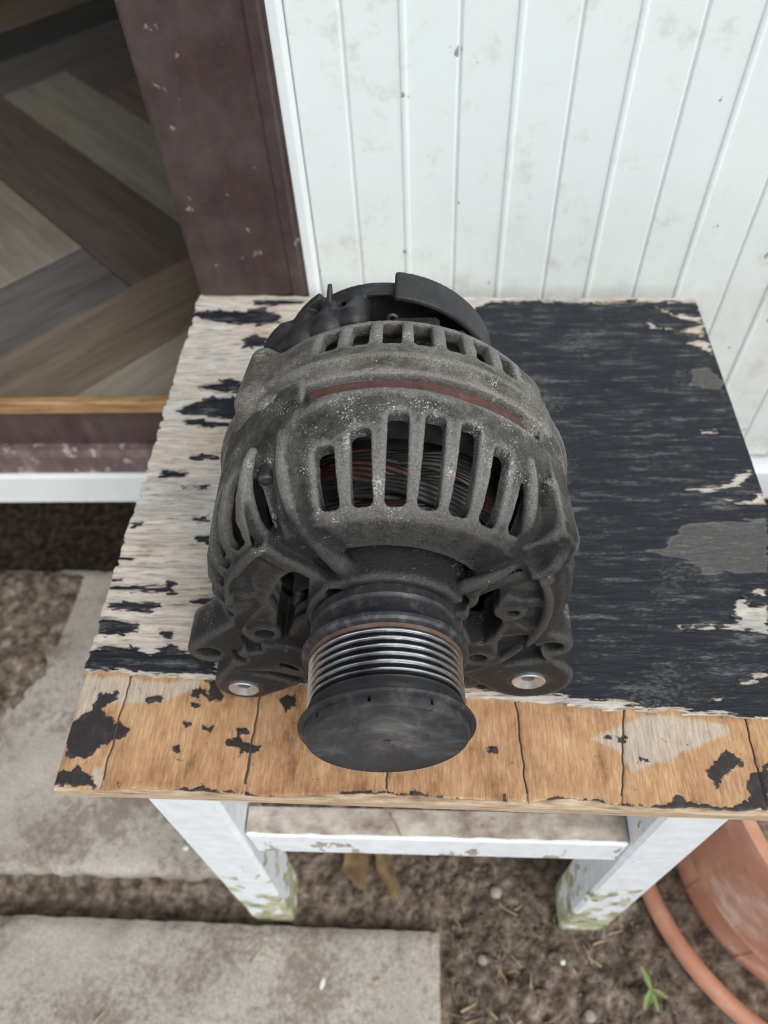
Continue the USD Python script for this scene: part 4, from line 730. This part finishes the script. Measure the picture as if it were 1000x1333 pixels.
# lugs and ears
def disc2(cs):                                                       # 2-D round hull of circles
    import shapely
    g = shapely.union_all([sg.Point(x, z).buffer(r, 24) for x, z, r in cs]).convex_hull
    return np.array(g.exterior.coords)[:-1]
f.polygon(disc2([(-69.4, -68.0, 13.4), (-48, -44, 20)]), 42.5, 58, 2.2, rnd=2.0)
f.polygon(disc2([(-60, -66, 9), (-20, -66, 12)]), 48, 60, 2.2, rnd=2.0)
f.polygon(disc2([(-79.5, -40.0, 9.6), (-52, -22, 16)]), 46, 66, 2.2, rnd=2.2)
f.polygon(disc2([(60.0, -61.5, 19.8), (38, -36, 20)]), 45.0, 61, 2.2, rnd=2.0)
f.polygon(disc2([(30, -66, 13), (0, -62, 10)]), 48, 60, 2.2, rnd=2.0)
f.polygon(disc2([(66.3, -31.0, 9.0), (50, -22, 12)]), 46, 66, 2.2, rnd=2.0)
f.polygon(disc2([(-60, -71, 10.4), (40, -71, 10.4)]), 62, 76, 3, rnd=2.0)
# raised rim of the lower face and its pockets
for a0_, a1_ in ((-58, 22), (136, 214)):
    tt = np.radians(np.linspace(a0_, a1_, 14)); f.chain([(60.8*math.cos(t), 45.6, 60.8*math.sin(t)) for t in tt], 1.8, 1.2)
for nm, dep in (('pocketL1', 47.2), ('pocketL2', 47.2), ('pocketL3', 48.4), ('pocketR2', 48.4), ('pocketR3', 48.4), ('pocketR4', 48.6)):
    f.polygon(FX[nm], 40, dep, 1.0, True, 1.2)
f.polygon(FX['pocketR0'], 40, 49.0, 1.2, True, 1.2)
f.polygon(FX['pocketR5'], 40, 52, 1.8, True, 2.0)
f.polygon(FX['lugpockL'], 40, 49, 1.8, True, 1.6)
for nm in ('voidL', 'voidR'): f.polygon(FX[nm], 30, 80, 1.4, True, 2.2)
f.cyl((46.5, 0.3), 6.2, 45.6, 54, 1.6, rnd=1.0); f.cyl((47.8, -0.6), 2.4, 43, 49, 0.8, True)
f.cyl(FX['holeRs'][0], 7.0, 44.6, 56, 2.0, rnd=1.0); f.cyl(FX['holeRs'][0], 3.9, 40, 52, 0.9, True)
f.cyl(FX['holeLs'][0], 6.6, 44.8, 54, 2.0, rnd=1.0); f.cyl(FX['holeLs'][0], 3.9, 40, 52, 0.9, True)
f.cyl((-79.8, -40.0), 5.4, 40, 62, 1.2, True); f.cyl((-66.0, -38.6), 3.3, 40, 56, 1.0, True)
f.cyl((66.2, -31.2), 5.0, 40, 62, 1.2, True)
f.cyl((-17.6, 18.0), 4.4, 38, 52, 1.0, True); f.cyl((26.3, 8.6), 4.2, 38, 52, 1.0, True)
f.cyl((-69.4, -68.0), 6.9, 38, 64, 1.2, True); f.cyl((60.0, -61.2), 7.4, 38, 66, 1.2, True)
f.capsule((-56, 48, -49), (-44, 48, -52), 3.2, 2.4, 2, cut=True); f.capsule((-47, 45, -44), (-40, 46, -50), 2.6, 2.4, 1.5, cut=True)
f.d = np.maximum(f.d, (-82.0 - f.Z))
V, F, wear = f.mesh()
V = V + 0.16*(fbm(V*0.55, 3, 3)[:, None] - 0.5)*2*np.array([1, 1, 1])
oil = np.clip((66 - V[:, 1])/16, 0, 1)*np.clip((70 - V[:, 2])/30, 0.35, 1)  # oily grime and the shade of the lower front, painted as one darkening
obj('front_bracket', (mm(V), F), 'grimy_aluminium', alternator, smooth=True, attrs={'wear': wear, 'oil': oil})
FB = None

g = Field((-86, 94, -84), (86, 145, 88), 0.78)
PR = [(101.0, 66.5), (101.0, 72.6), (106.5, 72.8), (108.5, 74.2), (110.6, 74.0), (111.6, 72.4), (117, 71.5), (124, 70.4), (131, 69.0), (136, 66.5), (139.5, 63), (141, 57), (141, 50), (137, 50), (136.5, 57), (134, 61.5), (128, 64.5), (120, 66), (112, 66.5)]
g.d = g.revolve(PR).astype(np.float32)
for th in (36, 128, 140, -55, -130):
    c, s_ = math.cos(math.radians(th)), math.sin(math.radians(th))
    g.capsule((66*c, 102, 66*s_), (64*c, 124, 64*s_), 8.2, 7.4, 4)
g.capsule((-52, 108, 50), (-50, 131, 50), 7, 6, 4)
for th, w_, a1 in zip((108.4, 98.4, 88.4, 78.7, 68.6, 58.5, 48.5, 158, 168, 178, 22, 12, 2), (7.2,)*13, (132, 133.5, 134, 134, 133.5, 133, 132) + (132,)*6):
    g.slot(th, w_, 118.2, a1, 0.9, r0=48, rnd=1.2)
    if 45 < th < 110:
        for sg_ in (-5.0, 5.0):
            c, s_ = math.cos(math.radians(th + sg_)), math.sin(math.radians(th + sg_))
            g.chain([(69.8*c, 119, 69.8*s_), (69.2*c, 126, 69.2*s_), (67.6*c, 132, 67.6*s_)], [1.0, 1.3, 0.9], 1.0)
for x_ in (-46, 46): g.polygon(disc2([(x_, -70, 11.8), (x_*0.8, -46, 14)]), 104, 122, 4, rnd=2)
g.d = np.maximum(g.d, (-82.0 - g.Z))
V, F, wear = g.mesh()
V = V + 0.15*(fbm(V*0.55, 3, 5)[:, None] - 0.5)*2
obj('rear_bracket', (mm(V), F), 'rear_aluminium', alternator, smooth=True, attrs={'wear': wear, 'oil': wear*0})

pr = [(65.0, 88.0)]
for k in range(16): pr += [(68.9, 88.2 + 0.9*k), (69.1, 88.7 + 0.9*k), (68.6, 88.9 + 0.9*k)]
pr += [(65.0, 103.2), (65.0, 88.0)]
obj('stator_core', (lambda v: (mm(v[0]), v[1]))(revolve(pr, 160, 'y')), 'rusty_laminations', alternator, smooth=30)
obj('stator_teeth', (lambda v: (mm(v[0]), v[1]))(revolve([(64.9, 88.5), (64.9, 103), (52, 103), (52, 88.5), (64.9, 88.5)], 96, 'y')), 'rotor_iron', alternator, smooth=30)
# windings seen through the slots: bundles of wire looping round, a few still coppery
rng = np.random.default_rng(6)
for bundle in range(11):
    wires = []; ph = rng.random()*6.28; r0 = 45.5 + 3.0*rng.random(); w_ = 1.15 + 0.35*rng.random()
    for k in range(4):
        t = np.linspace(math.radians(20), math.radians(172), 110)
        rr = r0 + 2.2*np.sin(t*4 + ph) - 0.25*k; aa = 66 + 2.1*bundle + 3.2*np.sin(t*3.1 + bundle*1.9) + (k - 1.5)*2.05*w_*(0.75 + 0.25*np.sin(t*5 + ph))
        wires.append(tube(np.stack([rr*np.cos(t), aa, rr*np.sin(t)], -1), w_, 7))
    V, F = join(wires); obj('winding', (mm(V), F), 'copper_wire' if bundle % 4 == 0 else 'dusty_wire', alternator, smooth=True)
for bundle in range(7):
    wires = []
    for k in range(3):
        r0, a0 = 50 + 6*rng.random(), 106 + 17*rng.random(); ph = rng.random()*6.28
        t = np.linspace(math.radians(10), math.radians(180), 110)
        wires.append(tube(np.stack([(r0 + np.sin(t*10 + ph))*np.cos(t), a0 + 2.5*np.sin(t*8 + ph), (r0 + np.sin(t*10 + ph))*np.sin(t)], -1), 0.9, 6))
    V, F = join(wires); obj('winding', (mm(V), F), 'copper_wire' if bundle % 2 == 0 else 'dusty_wire', alternator, smooth=True)
V, F = revolve([(0, 66), (40, 66), (41.5, 68), (41.5, 122), (40, 124), (0, 124)], 72, 'y'); obj('rotor', (mm(V), F), 'rotor_iron', alternator, smooth=40)
for k in range(11):                                                  # cooling fan blades on the front of the rotor
    t0 = 2*math.pi*k/11 + 0.3
    q = [(lambda r, t, a: (r*math.cos(t), a, r*math.sin(t)))(r, t0 + 0.012*(r - 28), a) for r in (27.5, 32, 36, 40) for a in (58, 65.5)]
    q2 = [(lambda r, t, a: (r*math.cos(t), a, r*math.sin(t)))(r, t0 + 0.03 + 0.012*(r - 28), a) for r in (27.5, 32, 36, 40) for a in (58, 65.5)]
    obj('fan_blade', (lambda h: h.scale((0.001,)*3))(hull(q + q2)), 'dark_steel', alternator)
for p0, p1 in (((-41.6, 69.5, 50.6), (-41.6, 75, 50.8)),):             # head of a through bolt in the channel
    V, F = tube([p0, lerp(np.array(p0), np.array(p1), 0.1), p1], [2.6, 3.2, 3.2], 20); obj('bolt_head', (mm(V), F), 'dark_steel', alternator, smooth=40)
for c, a0, r in (((-69.4, -68.0), 41.3, 6.95), ((60.0, -61.2), 43.8, 7.45)):
    V, F = revolve([(r*0.42, a0+12), (r*0.42, a0+2.2), (r*0.62, a0+1.4), (r*0.93, a0 + 0.1), (r, a0 + 0.5), (r, a0+14), (r*0.42, a0+14), (r*0.42, a0+12)], 48, 'y')
    V = V + [c[0], 0, c[1]]; obj('bushing', (mm(V), F), 'bushing_steel', alternator, smooth=35)

# pulley: rear flange, ribbed drum, front cone and dust cap, all turned about the shaft
px_ = UsdGeom.Xform.Define(stage, str(alternator.GetPath()) + '/pulley'); pul = px_.GetPrim()
px_.AddTranslateOp().Set(Gf.Vec3d(-0.00125, 0.041, 0.0)); px_.AddRotateXYZOp().Set(Gf.Vec3f(-3.9, 0.0, 3.2))   # the shaft tips up a little at the front
def turned(name, prof, m_, n=160, smooth=28):
    V, F = revolve([(r, a - 41.0) for a, r in prof], n, 'y'); return obj(name, (mm(V), F), m_, pul, smooth=smooth)
turned('rear_disc', [(41, 0), (41, 27.0), (40.2, 27.6), (36.4, 27.95), (35.7, 27.5), (35.2, 26.8), (32.5, 26.7), (29.5, 27.6), (28.2, 28.6), (27.9, 29.2), (27.9, 0)], 'dark_steel')
turned('rear_flange', [(27.88, 0), (27.88, 29.6), (27.2, 30.4), (26.4, 30.85), (25.2, 30.75), (24.2, 30.1), (23.6, 28.6), (23.6, 0)], 'dark_steel')
turned('rust_band', [(23.58, 0), (23.58, 28.5), (23.0, 28.0), (22.5, 27.8), (22.5, 0)], 'rust_film')
for k in range(6):                                                   # bright crests between dark valleys
    a = 22.48 - 2.95*k
    turned('rib_crest', [(a, 0), (a, 26.5), (a - 0.55, 27.7), (a - 0.8, 28.0), (a - 1.25, 28.05), (a - 1.5, 27.75), (a - 2.05, 26.5), (a - 2.05, 0)], 'polished_steel')
    turned('rib_valley', [(a - 2.06, 0), (a - 2.06, 26.5), (a - 2.4, 25.7), (a - 2.62, 25.7), (a - 2.94, 26.45), (a - 2.94, 0)], 'groove_steel')
turned('front_cone', [(4.75, 0), (4.75, 27.3), (3.8, 27.9), (2.4, 28.3), (0.6, 29.2), (-0.8, 30.1), (-0.8, 0)], 'black_plastic')
turned('cap_flange', [(-0.82, 0), (-0.82, 30.0), (-1.1, 30.6), (-1.8, 30.95), (-2.5, 30.75), (-2.8, 30.1), (-2.9, 28.6), (-2.9, 0)], 'cap_plastic')
V, F = revolve([(0, -43.92), (28.5, -43.92), (28.4, -46.2), (28.15, -46.9), (27.6, -47.35), (26.9, -47.45), (26.2, -47.2), (24, -47.22), (21, -47.2), (19.5, -47.3), (17, -47.32), (14, -47.3), (11.5, -47.33), (9, -47.25), (8.6, -47.35), (2.2, -47.25), (1.5, -47.05), (0.9, -46.5), (0, -46.5)], 160, 'y')
T = trimesh.Trimesh(V, F, process=True); T.merge_vertices(); T.fix_normals()
cap = m3.Manifold(m3.Mesh(np.asarray(T.vertices, np.float32), np.asarray(T.faces, np.uint32)))
if cap.volume() <= 0: cap = m3.Manifold(m3.Mesh(np.asarray(T.vertices, np.float32), np.asarray(T.faces[:, ::-1], np.uint32)))
for th in (10, 57, 99, 141, 188, 235, 280, 325):
    cap = cap - m3.Manifold.cube((1.1, 3.4, 6), True).translate((0, -44.2, 28.2)).rotate((0, -(th - 90), 0))
obj('dust_cap', cap.scale((0.001,)*3), 'cap_plastic', pul, smooth=28, attrs={'scuff': lambda p: np.where(p[:, 1] < -0.0469, np.exp(-((np.hypot(p[:, 0] - 0.003, p[:, 2])*1000)/15)**2), 0)})

# rear cover: tall curved guard at the right, lower lip and lumpy terminal shroud at the left
k_ = Field((-62, 132, -70), (78, 172, 74), 0.8)
CX, CZ = -4.0, 20.0                                                  # the cover's own centre
cr_ = np.sqrt((k_.X - CX)**2 + (k_.Z - CZ)**2); cth = np.degrees(np.arctan2(k_.Z - CZ + 0*k_.X, k_.X - CX + 0*k_.Z))
def arc(th0, th1, r0, r1, a0, a1, k=0.5, rnd=0.5):
    mid, half = (th0+th1)/2, (th1-th0)/2
    dth = (cth - mid + 180) % 360 - 180
    d1 = np.maximum(np.abs(cr_ - (r0+r1)/2) - (r1-r0)/2, (np.abs(dth) - half)*np.radians(1)*np.maximum(cr_, 12)) + rnd
    d2 = np.abs(k_.A - (a0+a1)/2) - (a1-a0)/2 + rnd
    d = np.minimum(np.maximum(d1, d2), 0) + np.sqrt(np.maximum(d1, 0)**2 + np.maximum(d2, 0)**2) - rnd
    k_.add(d.astype(np.float32), k)
arc(-40, 82.5, 45.6, 48.0, 149, 165.3)
arc(78, 82.5, 40.0, 47.6, 157, 165); arc(76, 128, 39.8, 41.8, 158.5, 166)
arc(-180, 180, 5, 41.5, 162.5, 166.3); arc(-40, 80, 40, 46.5, 163, 165.2); arc(125, 215, 40, 45.5, 162, 166)
k_.chain([(-49, 140, 37), (-50, 150, 38.5), (-46, 160, 40)], [5.0, 5.5, 5.0], 3)
k_.chain([(-46, 144, 41), (-41, 144, 48), (-33, 146, 52.0), (-24, 146, 56.5), (-14.5, 148, 59)], [4.6, 5.0, 6.0, 5.4, 4.8], 1.2)
k_.chain([(-36, 143, 49), (-35, 161, 46)], [7.4, 5.5], 0.8); k_.chain([(-25, 144, 55.5), (-24, 160, 51)], [7.2, 5.5], 0.8); k_.chain([(-14.5, 145, 59.0), (-13, 160, 55)], [6.4, 4.8], 0.8); k_.chain([(-46, 142, 40), (-44, 162, 39)], [6, 5], 1.0)
k_.chain([(-25.5, 158, 57.0), (-25.0, 163, 62.5)], [1.6, 1.1], 1.0)
for hx, hz, hr in ((-15.0, 57.6, 3.6), (-25.5, 53.2, 4.2), (-36.5, 47.0, 4.4)): k_.capsule((hx, 134, hz), (hx, 147.5, hz), hr, hr, 0.8, cut=True)
V, F, wear = k_.mesh()
obj('rear_cover', (mm(V), F), 'black_plastic', alternator, smooth=True)
reg = [box(2, 20, 140, 151, 40, 56.5, 1.6), box(19, 31, 140, 150, 34, 50.5, 1.6), box(-6, 4, 141, 152, 42, 54, 1.2)]
obj('regulator', m3.Manifold.batch_boolean(reg, m3.OpType.Add).scale((0.001,)*3), 'dark_steel', alternator)
t = np.linspace(0, 2*math.pi, 20); V, F = tube(np.stack([1.2 + 1.7*np.cos(t), 143 + 0*t, 61.5 + 1.9*np.sin(t)], -1), 0.75, 8)
V2, F2 = tube([(1.2, 143, 55), (1.2, 143, 59.6)], 0.9, 8); V, F = join([(V, F), (V2, F2)]); obj('terminal_eye', (mm(V), F), 'dark_steel', alternator, smooth=True)
V, F = revolve([(0, 137), (46, 137), (47, 139), (47, 147), (44, 150), (0, 150)], 64, 'y'); obj('rear_plate', (mm(V), F), 'rotor_iron', alternator, smooth=35)

# ================================================================ PLANTER, SAUCER AND LITTER
PC, SC = np.array([0.352, 0.171]), np.array([0.372, 0.182])
pot = thing('plant_pot', 'round terracotta plastic pot standing in a saucer right of the stool', 'plant pot', (PC[0], PC[1], 0.004))
def ringed(prof, name, m_, parent, n=120): return obj(name, revolve([(r, h) for r, h in prof], n), m_, parent, smooth=30)
ringed([(0, 0), (0.128, 0), (0.131, 0.003), (0.1345, 0.066), (0.1385, 0.069), (0.1402, 0.073), (0.1398, 0.077), (0.1385, 0.080), (0.1490, 0.196), (0.1405, 0.196), (0.128, 0.02), (0, 0.02)], 'body', 'terracotta_plastic', pot)
rimp = ringed([(0.1492, 0.196), (0.1535, 0.1975), (0.1555, 0.203), (0.1560, 0.222), (0.1535, 0.2275), (0.1470, 0.2280), (0.1440, 0.225), (0.1440, 0.198), (0.1492, 0.196)], 'rim', 'terracotta_plastic', pot)
for k in range(14):
    t = 2*math.pi*k/14 + 0.32; d = np.array([math.cos(t), math.sin(t), 0]); n_ = np.array([-d[1], d[0], 0])
    obj('moulded_rib', hull([d*(r + e) + n_*s_*0.0016 + [0, 0, h] for r, h in ((0.1312, 0.006), (0.1342, 0.064)) for s_ in (-1, 1) for e in (-0.001, 0.0009)]), 'terracotta_plastic', pot)
x = np.linspace(-0.143, 0.143, 70); X2, Y2 = np.meshgrid(x, x, indexing='ij'); rr = np.hypot(X2, Y2)
sc_ = np.minimum(1, 0.143/np.maximum(np.maximum(np.abs(X2), np.abs(Y2)), 1e-6)); ang = np.arctan2(Y2, X2); sq = np.maximum(np.abs(X2), np.abs(Y2))
Xd, Yd = sq*np.cos(ang), sq*np.sin(ang)
V, F, _ = grid_slab(np.stack([Xd, Yd, 0.190 + 0.016*(fbm(np.stack([Xd*60, Yd*60, Xd*0], -1), 4, 3) - 0.5)], -1), 0.150)
tag(obj('pot_soil', (V + [PC[0], PC[1], 0.004], F), 'soil', smooth=True), 'dark potting soil filling the terracotta pot', 'soil', kind='stuff')
saucer = thing('pot_saucer', 'terracotta saucer with thick rounded rim, full of soil, under the pot', 'saucer', (SC[0], SC[1], 0.0))
prof = [(0, -0.002), (0.182, -0.002)] + [(0.186 + 0.0075*math.cos(t), 0.012 + 0.0085*math.sin(t)) for t in np.linspace(-1.2, math.pi, 14)] + [(0.176, 0.0025), (0, 0.0025)]
ringed(prof, 'dish', 'terracotta_plastic', saucer, 140)
th = np.linspace(0, 2*math.pi, 220, endpoint=False); rad = np.linspace(0.120, 0.1795, 26)
TH, RD = np.meshgrid(th, rad, indexing='ij'); sx, sy = SC[0] + RD*np.cos(TH), SC[1] + RD*np.sin(TH)
hz = 0.0045 + 0.012*(fbm(np.stack([sx*90, sy*90, sx*0], -1), 4, 51) - 0.35)*np.clip((0.1800 - RD)/0.012, 0.1, 1)
nn, mm_ = TH.shape; i, j = np.meshgrid(np.arange(nn), np.arange(mm_-1), indexing='ij'); a = (i*mm_ + j).ravel(); b = (((i+1) % nn)*mm_ + j).ravel()
keepP = np.stack([sx, sy, hz], -1).reshape(-1, 3)
tag(obj('saucer_soil', (keepP, np.vstack([np.stack([a, a+1, b+1], 1), np.stack([a, b+1, b], 1)])), 'soil', smooth=True), 'dark damp soil lying in the pot saucer', 'soil', kind='stuff')

rng = np.random.default_rng(12)
def on_ground(x, y): return float(soil_height(np.array([[x]]), np.array([[y]]))[0, 0])
ico = trimesh.creation.icosphere(subdivisions=1); parts = []
for k in range(4200):
    x, y = rng.uniform(-0.02, 0.21), rng.uniform(0.0, 0.36)
    if k % 5 == 0: x, y = rng.uniform(-0.42, -0.30), rng.uniform(0.24, 0.44)
    if k % 5 == 1: x, y = rng.uniform(-0.19, 0.1), rng.uniform(0.12, 0.36)
    if x < 0.014 and y < 0.098: continue
    if np.hypot(x - SC[0], y - SC[1]) < 0.196: continue
    r = 0.0005 + 0.0022*rng.random()**3 + 0.0035*(rng.random() < 0.012); v = ico.vertices*(1 + 0.5*(rng.random((len(ico.vertices), 1)) - 0.5))*r*rng.uniform(0.7, 1.3, 3)
    parts.append((v + [x, y, on_ground(x, y) + r*0.35], ico.faces))
tag(obj('soil_crumbs', join(parts), 'soil_clod', smooth=False), 'loose crumbs of dry soil scattered over the ground', 'soil', kind='stuff')

def stick(name, x, y, ang, L, r, m_, label, cat, z=None, bend=0.1, lift=0.001, group=None):
    n = 12; t = np.linspace(-0.5, 0.5, n); d = np.array([math.cos(ang), math.sin(ang)]); p = np.array([-d[1], d[0]])
    P = np.array([[*(np.array([x, y]) + d*L*s_ + p*L*bend*(0.25 - s_*s_)), 0] for s_ in t])
    P[:, 2] = [(z if z is not None else on_ground(px, py)) + lift + r for px, py in P[:, :2]]
    if z is None: P[:, 2] = 0.4*P[:, 2] + 0.6*P[:, 2].max()
    V, F = tube(P, np.linspace(r, r*0.6, n), 6)
    return tag(obj(name, (V, F), m_, smooth=True), label, cat, group)
stick('straw', -0.146, 0.069, 1.0, 0.014, 0.0007, 'straw', 'pale straw bit on the front slab near the left stool leg', 'straw', z=SLAB_B)
stick('straw', -0.271, 0.021, 0.9, 0.012, 0.0010, 'straw', 'yellow straw bit at the bottom edge of the front slab', 'straw', z=SLAB_B)
def blob(name, x, y, z, r, m_, label, cat, sc=(1, 1, 0.6), rot=0.0):
    s_ = trimesh.creation.icosphere(subdivisions=2); v = s_.vertices*(1 + 0.25*(fbm(s_.vertices*1.7 + x*99, 2, 4)[:, None] - 0.5))*r*np.array(sc)
    c, q = math.cos(rot), math.sin(rot); v = np.stack([c*v[:, 0] - q*v[:, 1], q*v[:, 0] + c*v[:, 1], v[:, 2]], -1)
    return tag(obj(name, (v + [x, y, z + r*sc[2]*0.7], s_.faces), m_, smooth=True), label, cat)
blob('petal', -0.0880, 0.051, SLAB_B, 0.0048, 'white_fleck', 'white fallen petal lying on the front slab', 'petal', (1.0, 0.45, 0.25), 1.35)
blob('pebble', -0.0430, 0.0535, SLAB_B, 0.0026, 'straw', 'small yellowish crumb on the front slab near its right corner', 'pebble')
blob('pebble', -0.2190, 0.150, SLAB_A, 0.0030, 'white_fleck', 'small white chip on the rear slab left of the stool leg', 'pebble', (1, 0.8, 0.4))
blob('pebble', 0.047, 0.073, on_ground(0.047, 0.073), 0.0044, 'pebble_stone', 'pale greenish pebble on the soil in front of the stool', 'pebble')
blob('pebble', 0.114, 0.073, on_ground(0.114, 0.073), 0.0023, 'white_fleck', 'tiny white pebble on the soil below the right front leg', 'pebble')
blob('pebble', 0.061, 0.126, on_ground(0.061, 0.126), 0.0052, 'pebble_stone', 'grey stone on the soil under the front rail', 'pebble')
blob('pebble', 0.133, 0.036, on_ground(0.133, 0.036), 0.0048, 'pebble_stone', 'grey stone beside the green sprout', 'pebble')
for k in range(58):                                                  # straw and twig bits over the soil right of the slab
    x, y = rng.uniform(0.018, 0.17), rng.uniform(-0.01, 0.115)
    if np.hypot(x - SC[0], y - SC[1]) < 0.20: continue
    stick('straw' if k % 3 else 'twig', x, y, rng.uniform(0, 3.14), rng.uniform(0.005, 0.021), rng.uniform(0.0003, 0.0010), 'straw' if k % 3 else 'twig',
          'dry straw bit among the litter on the soil right of the front slab' if k % 3 else 'thin brown twig among the litter on the soil right of the front slab', 'straw' if k % 3 else 'twig', bend=rng.uniform(-0.3, 0.3), group='straw bits on the soil' if k % 3 else 'twigs on the soil')
def leaf(name, base, tip, width, curl, m_, parent=None, label=None, cat=None, group=None, sag=0.0):
    base, tip = np.array(base, float), np.array(tip, float); d = tip - base; L = np.linalg.norm(d); d /= L
    s_ = np.cross(d, [0, 0, 1.0]); s_ /= max(np.linalg.norm(s_), 1e-6); up = np.cross(s_, d); n, m = 16, 7; V = []
    for i in range(n):
        t = i/(n-1); w = width*math.sin(math.pi*min(1, t*0.90 + 0.07))**0.6*(1 + 0.16*math.sin(11*t + 50*base[0]))
        for j in range(m):
            q = (j/(m-1) - 0.5)*2
            V.append(base + d*L*t + s_*w*q/2 + up*(curl*w*q*q - sag*L*t*t + 0.04*width*math.sin(9*t + 3*q)))
    V = np.array(V); F = []
    for i in range(n-1):
        for j in range(m-1):
            a = i*m + j; F += [[a, a+m, a+m+1], [a, a+m+1, a+1]]
    V2 = V - up*0.00025; F = np.array(F); k0 = len(V)
    rim = [j for j in range(m)] + [i*m + m-1 for i in range(1, n)] + [(n-1)*m + j for j in range(m-2, -1, -1)] + [i*m for i in range(n-2, 0, -1)]
    S = []
    for a, b in zip(rim, rim[1:] + rim[:1]): S += [[a, b, b+k0], [a, b+k0, a+k0]]
    o = obj(name, (np.vstack([V, V2]), np.vstack([F, F[:, ::-1] + k0, np.array(S)])), m_, parent, smooth=40)
    return tag(o, label, cat, group) if label else o
leaf('dry_leaf', (-0.072, 0.158, 0.012), (-0.058, 0.124, 0.013), 0.021, 0.2, 'dry_leaf', None, 'curled tan dead leaf on the soil under the front rail, nearer the left leg', 'leaf')
leaf('dry_leaf', (-0.046, 0.158, 0.016), (-0.026, 0.116, 0.010), 0.014, 0.35, 'dry_leaf', None, 'narrow tan dead leaf on the soil behind the front slab corner', 'leaf')
leaf('dry_leaf', (-0.052, 0.172, 0.016), (-0.020, 0.158, 0.014), 0.012, 0.3, 'dry_leaf', None, 'small tan dead leaf lying across the other two under the rail', 'leaf')
sprout = thing('sprout', 'small green weed sprout growing by the pot saucer', 'plant')
zb = on_ground(0.182, 0.054)
V, F = tube([(0.1815, 0.053, zb - 0.004), (0.182, 0.054, zb + 0.006), (0.1815, 0.0555, zb + 0.013)], 0.0008, 6); obj('stem', (V, F), 'fresh_leaf', sprout, smooth=True)
for tp, w in (((0.1755, 0.070, zb + 0.018), 0.0046), ((0.1745, 0.040, zb + 0.010), 0.0058), ((0.193, 0.049, zb + 0.015), 0.0040), ((0.187, 0.040, zb + 0.006), 0.0032)):
    leaf('leaf', (0.1815, 0.0548, zb + 0.0125), tp, w, 0.35, 'fresh_leaf', sprout, sag=0.12)
# wisps caught under the front edge of the top
tuft = thing('straw_wisp', 'wispy tuft of straw and cobweb caught under the front edge of the stool top', 'straw')
for k in range(11):
    x0 = -0.030 + 0.052*rng.random(); t = np.linspace(0, 1, 10); L = rng.uniform(0.006, 0.020); sd_ = rng.uniform(-1, 1)
    P = np.stack([x0 + sd_*L*t + 0.003*np.sin(t*5 + k), 0.1005 - 0.002*t + 0.002*np.sin(t*4 + k), TABLE - 0.0158 - 0.55*L*t*(1.6 - t)*rng.uniform(0.3, 1.1)], -1)
    V, F = tube(P, 0.00022, 5); obj('strand', (V, F), 'straw', tuft, smooth=True)
stick('straw', -0.018, 0.1085, -1.1, 0.013, 0.0006, 'straw', 'short straw bit lying on top of the front rail', 'straw', z=zs1 + 0.0006)
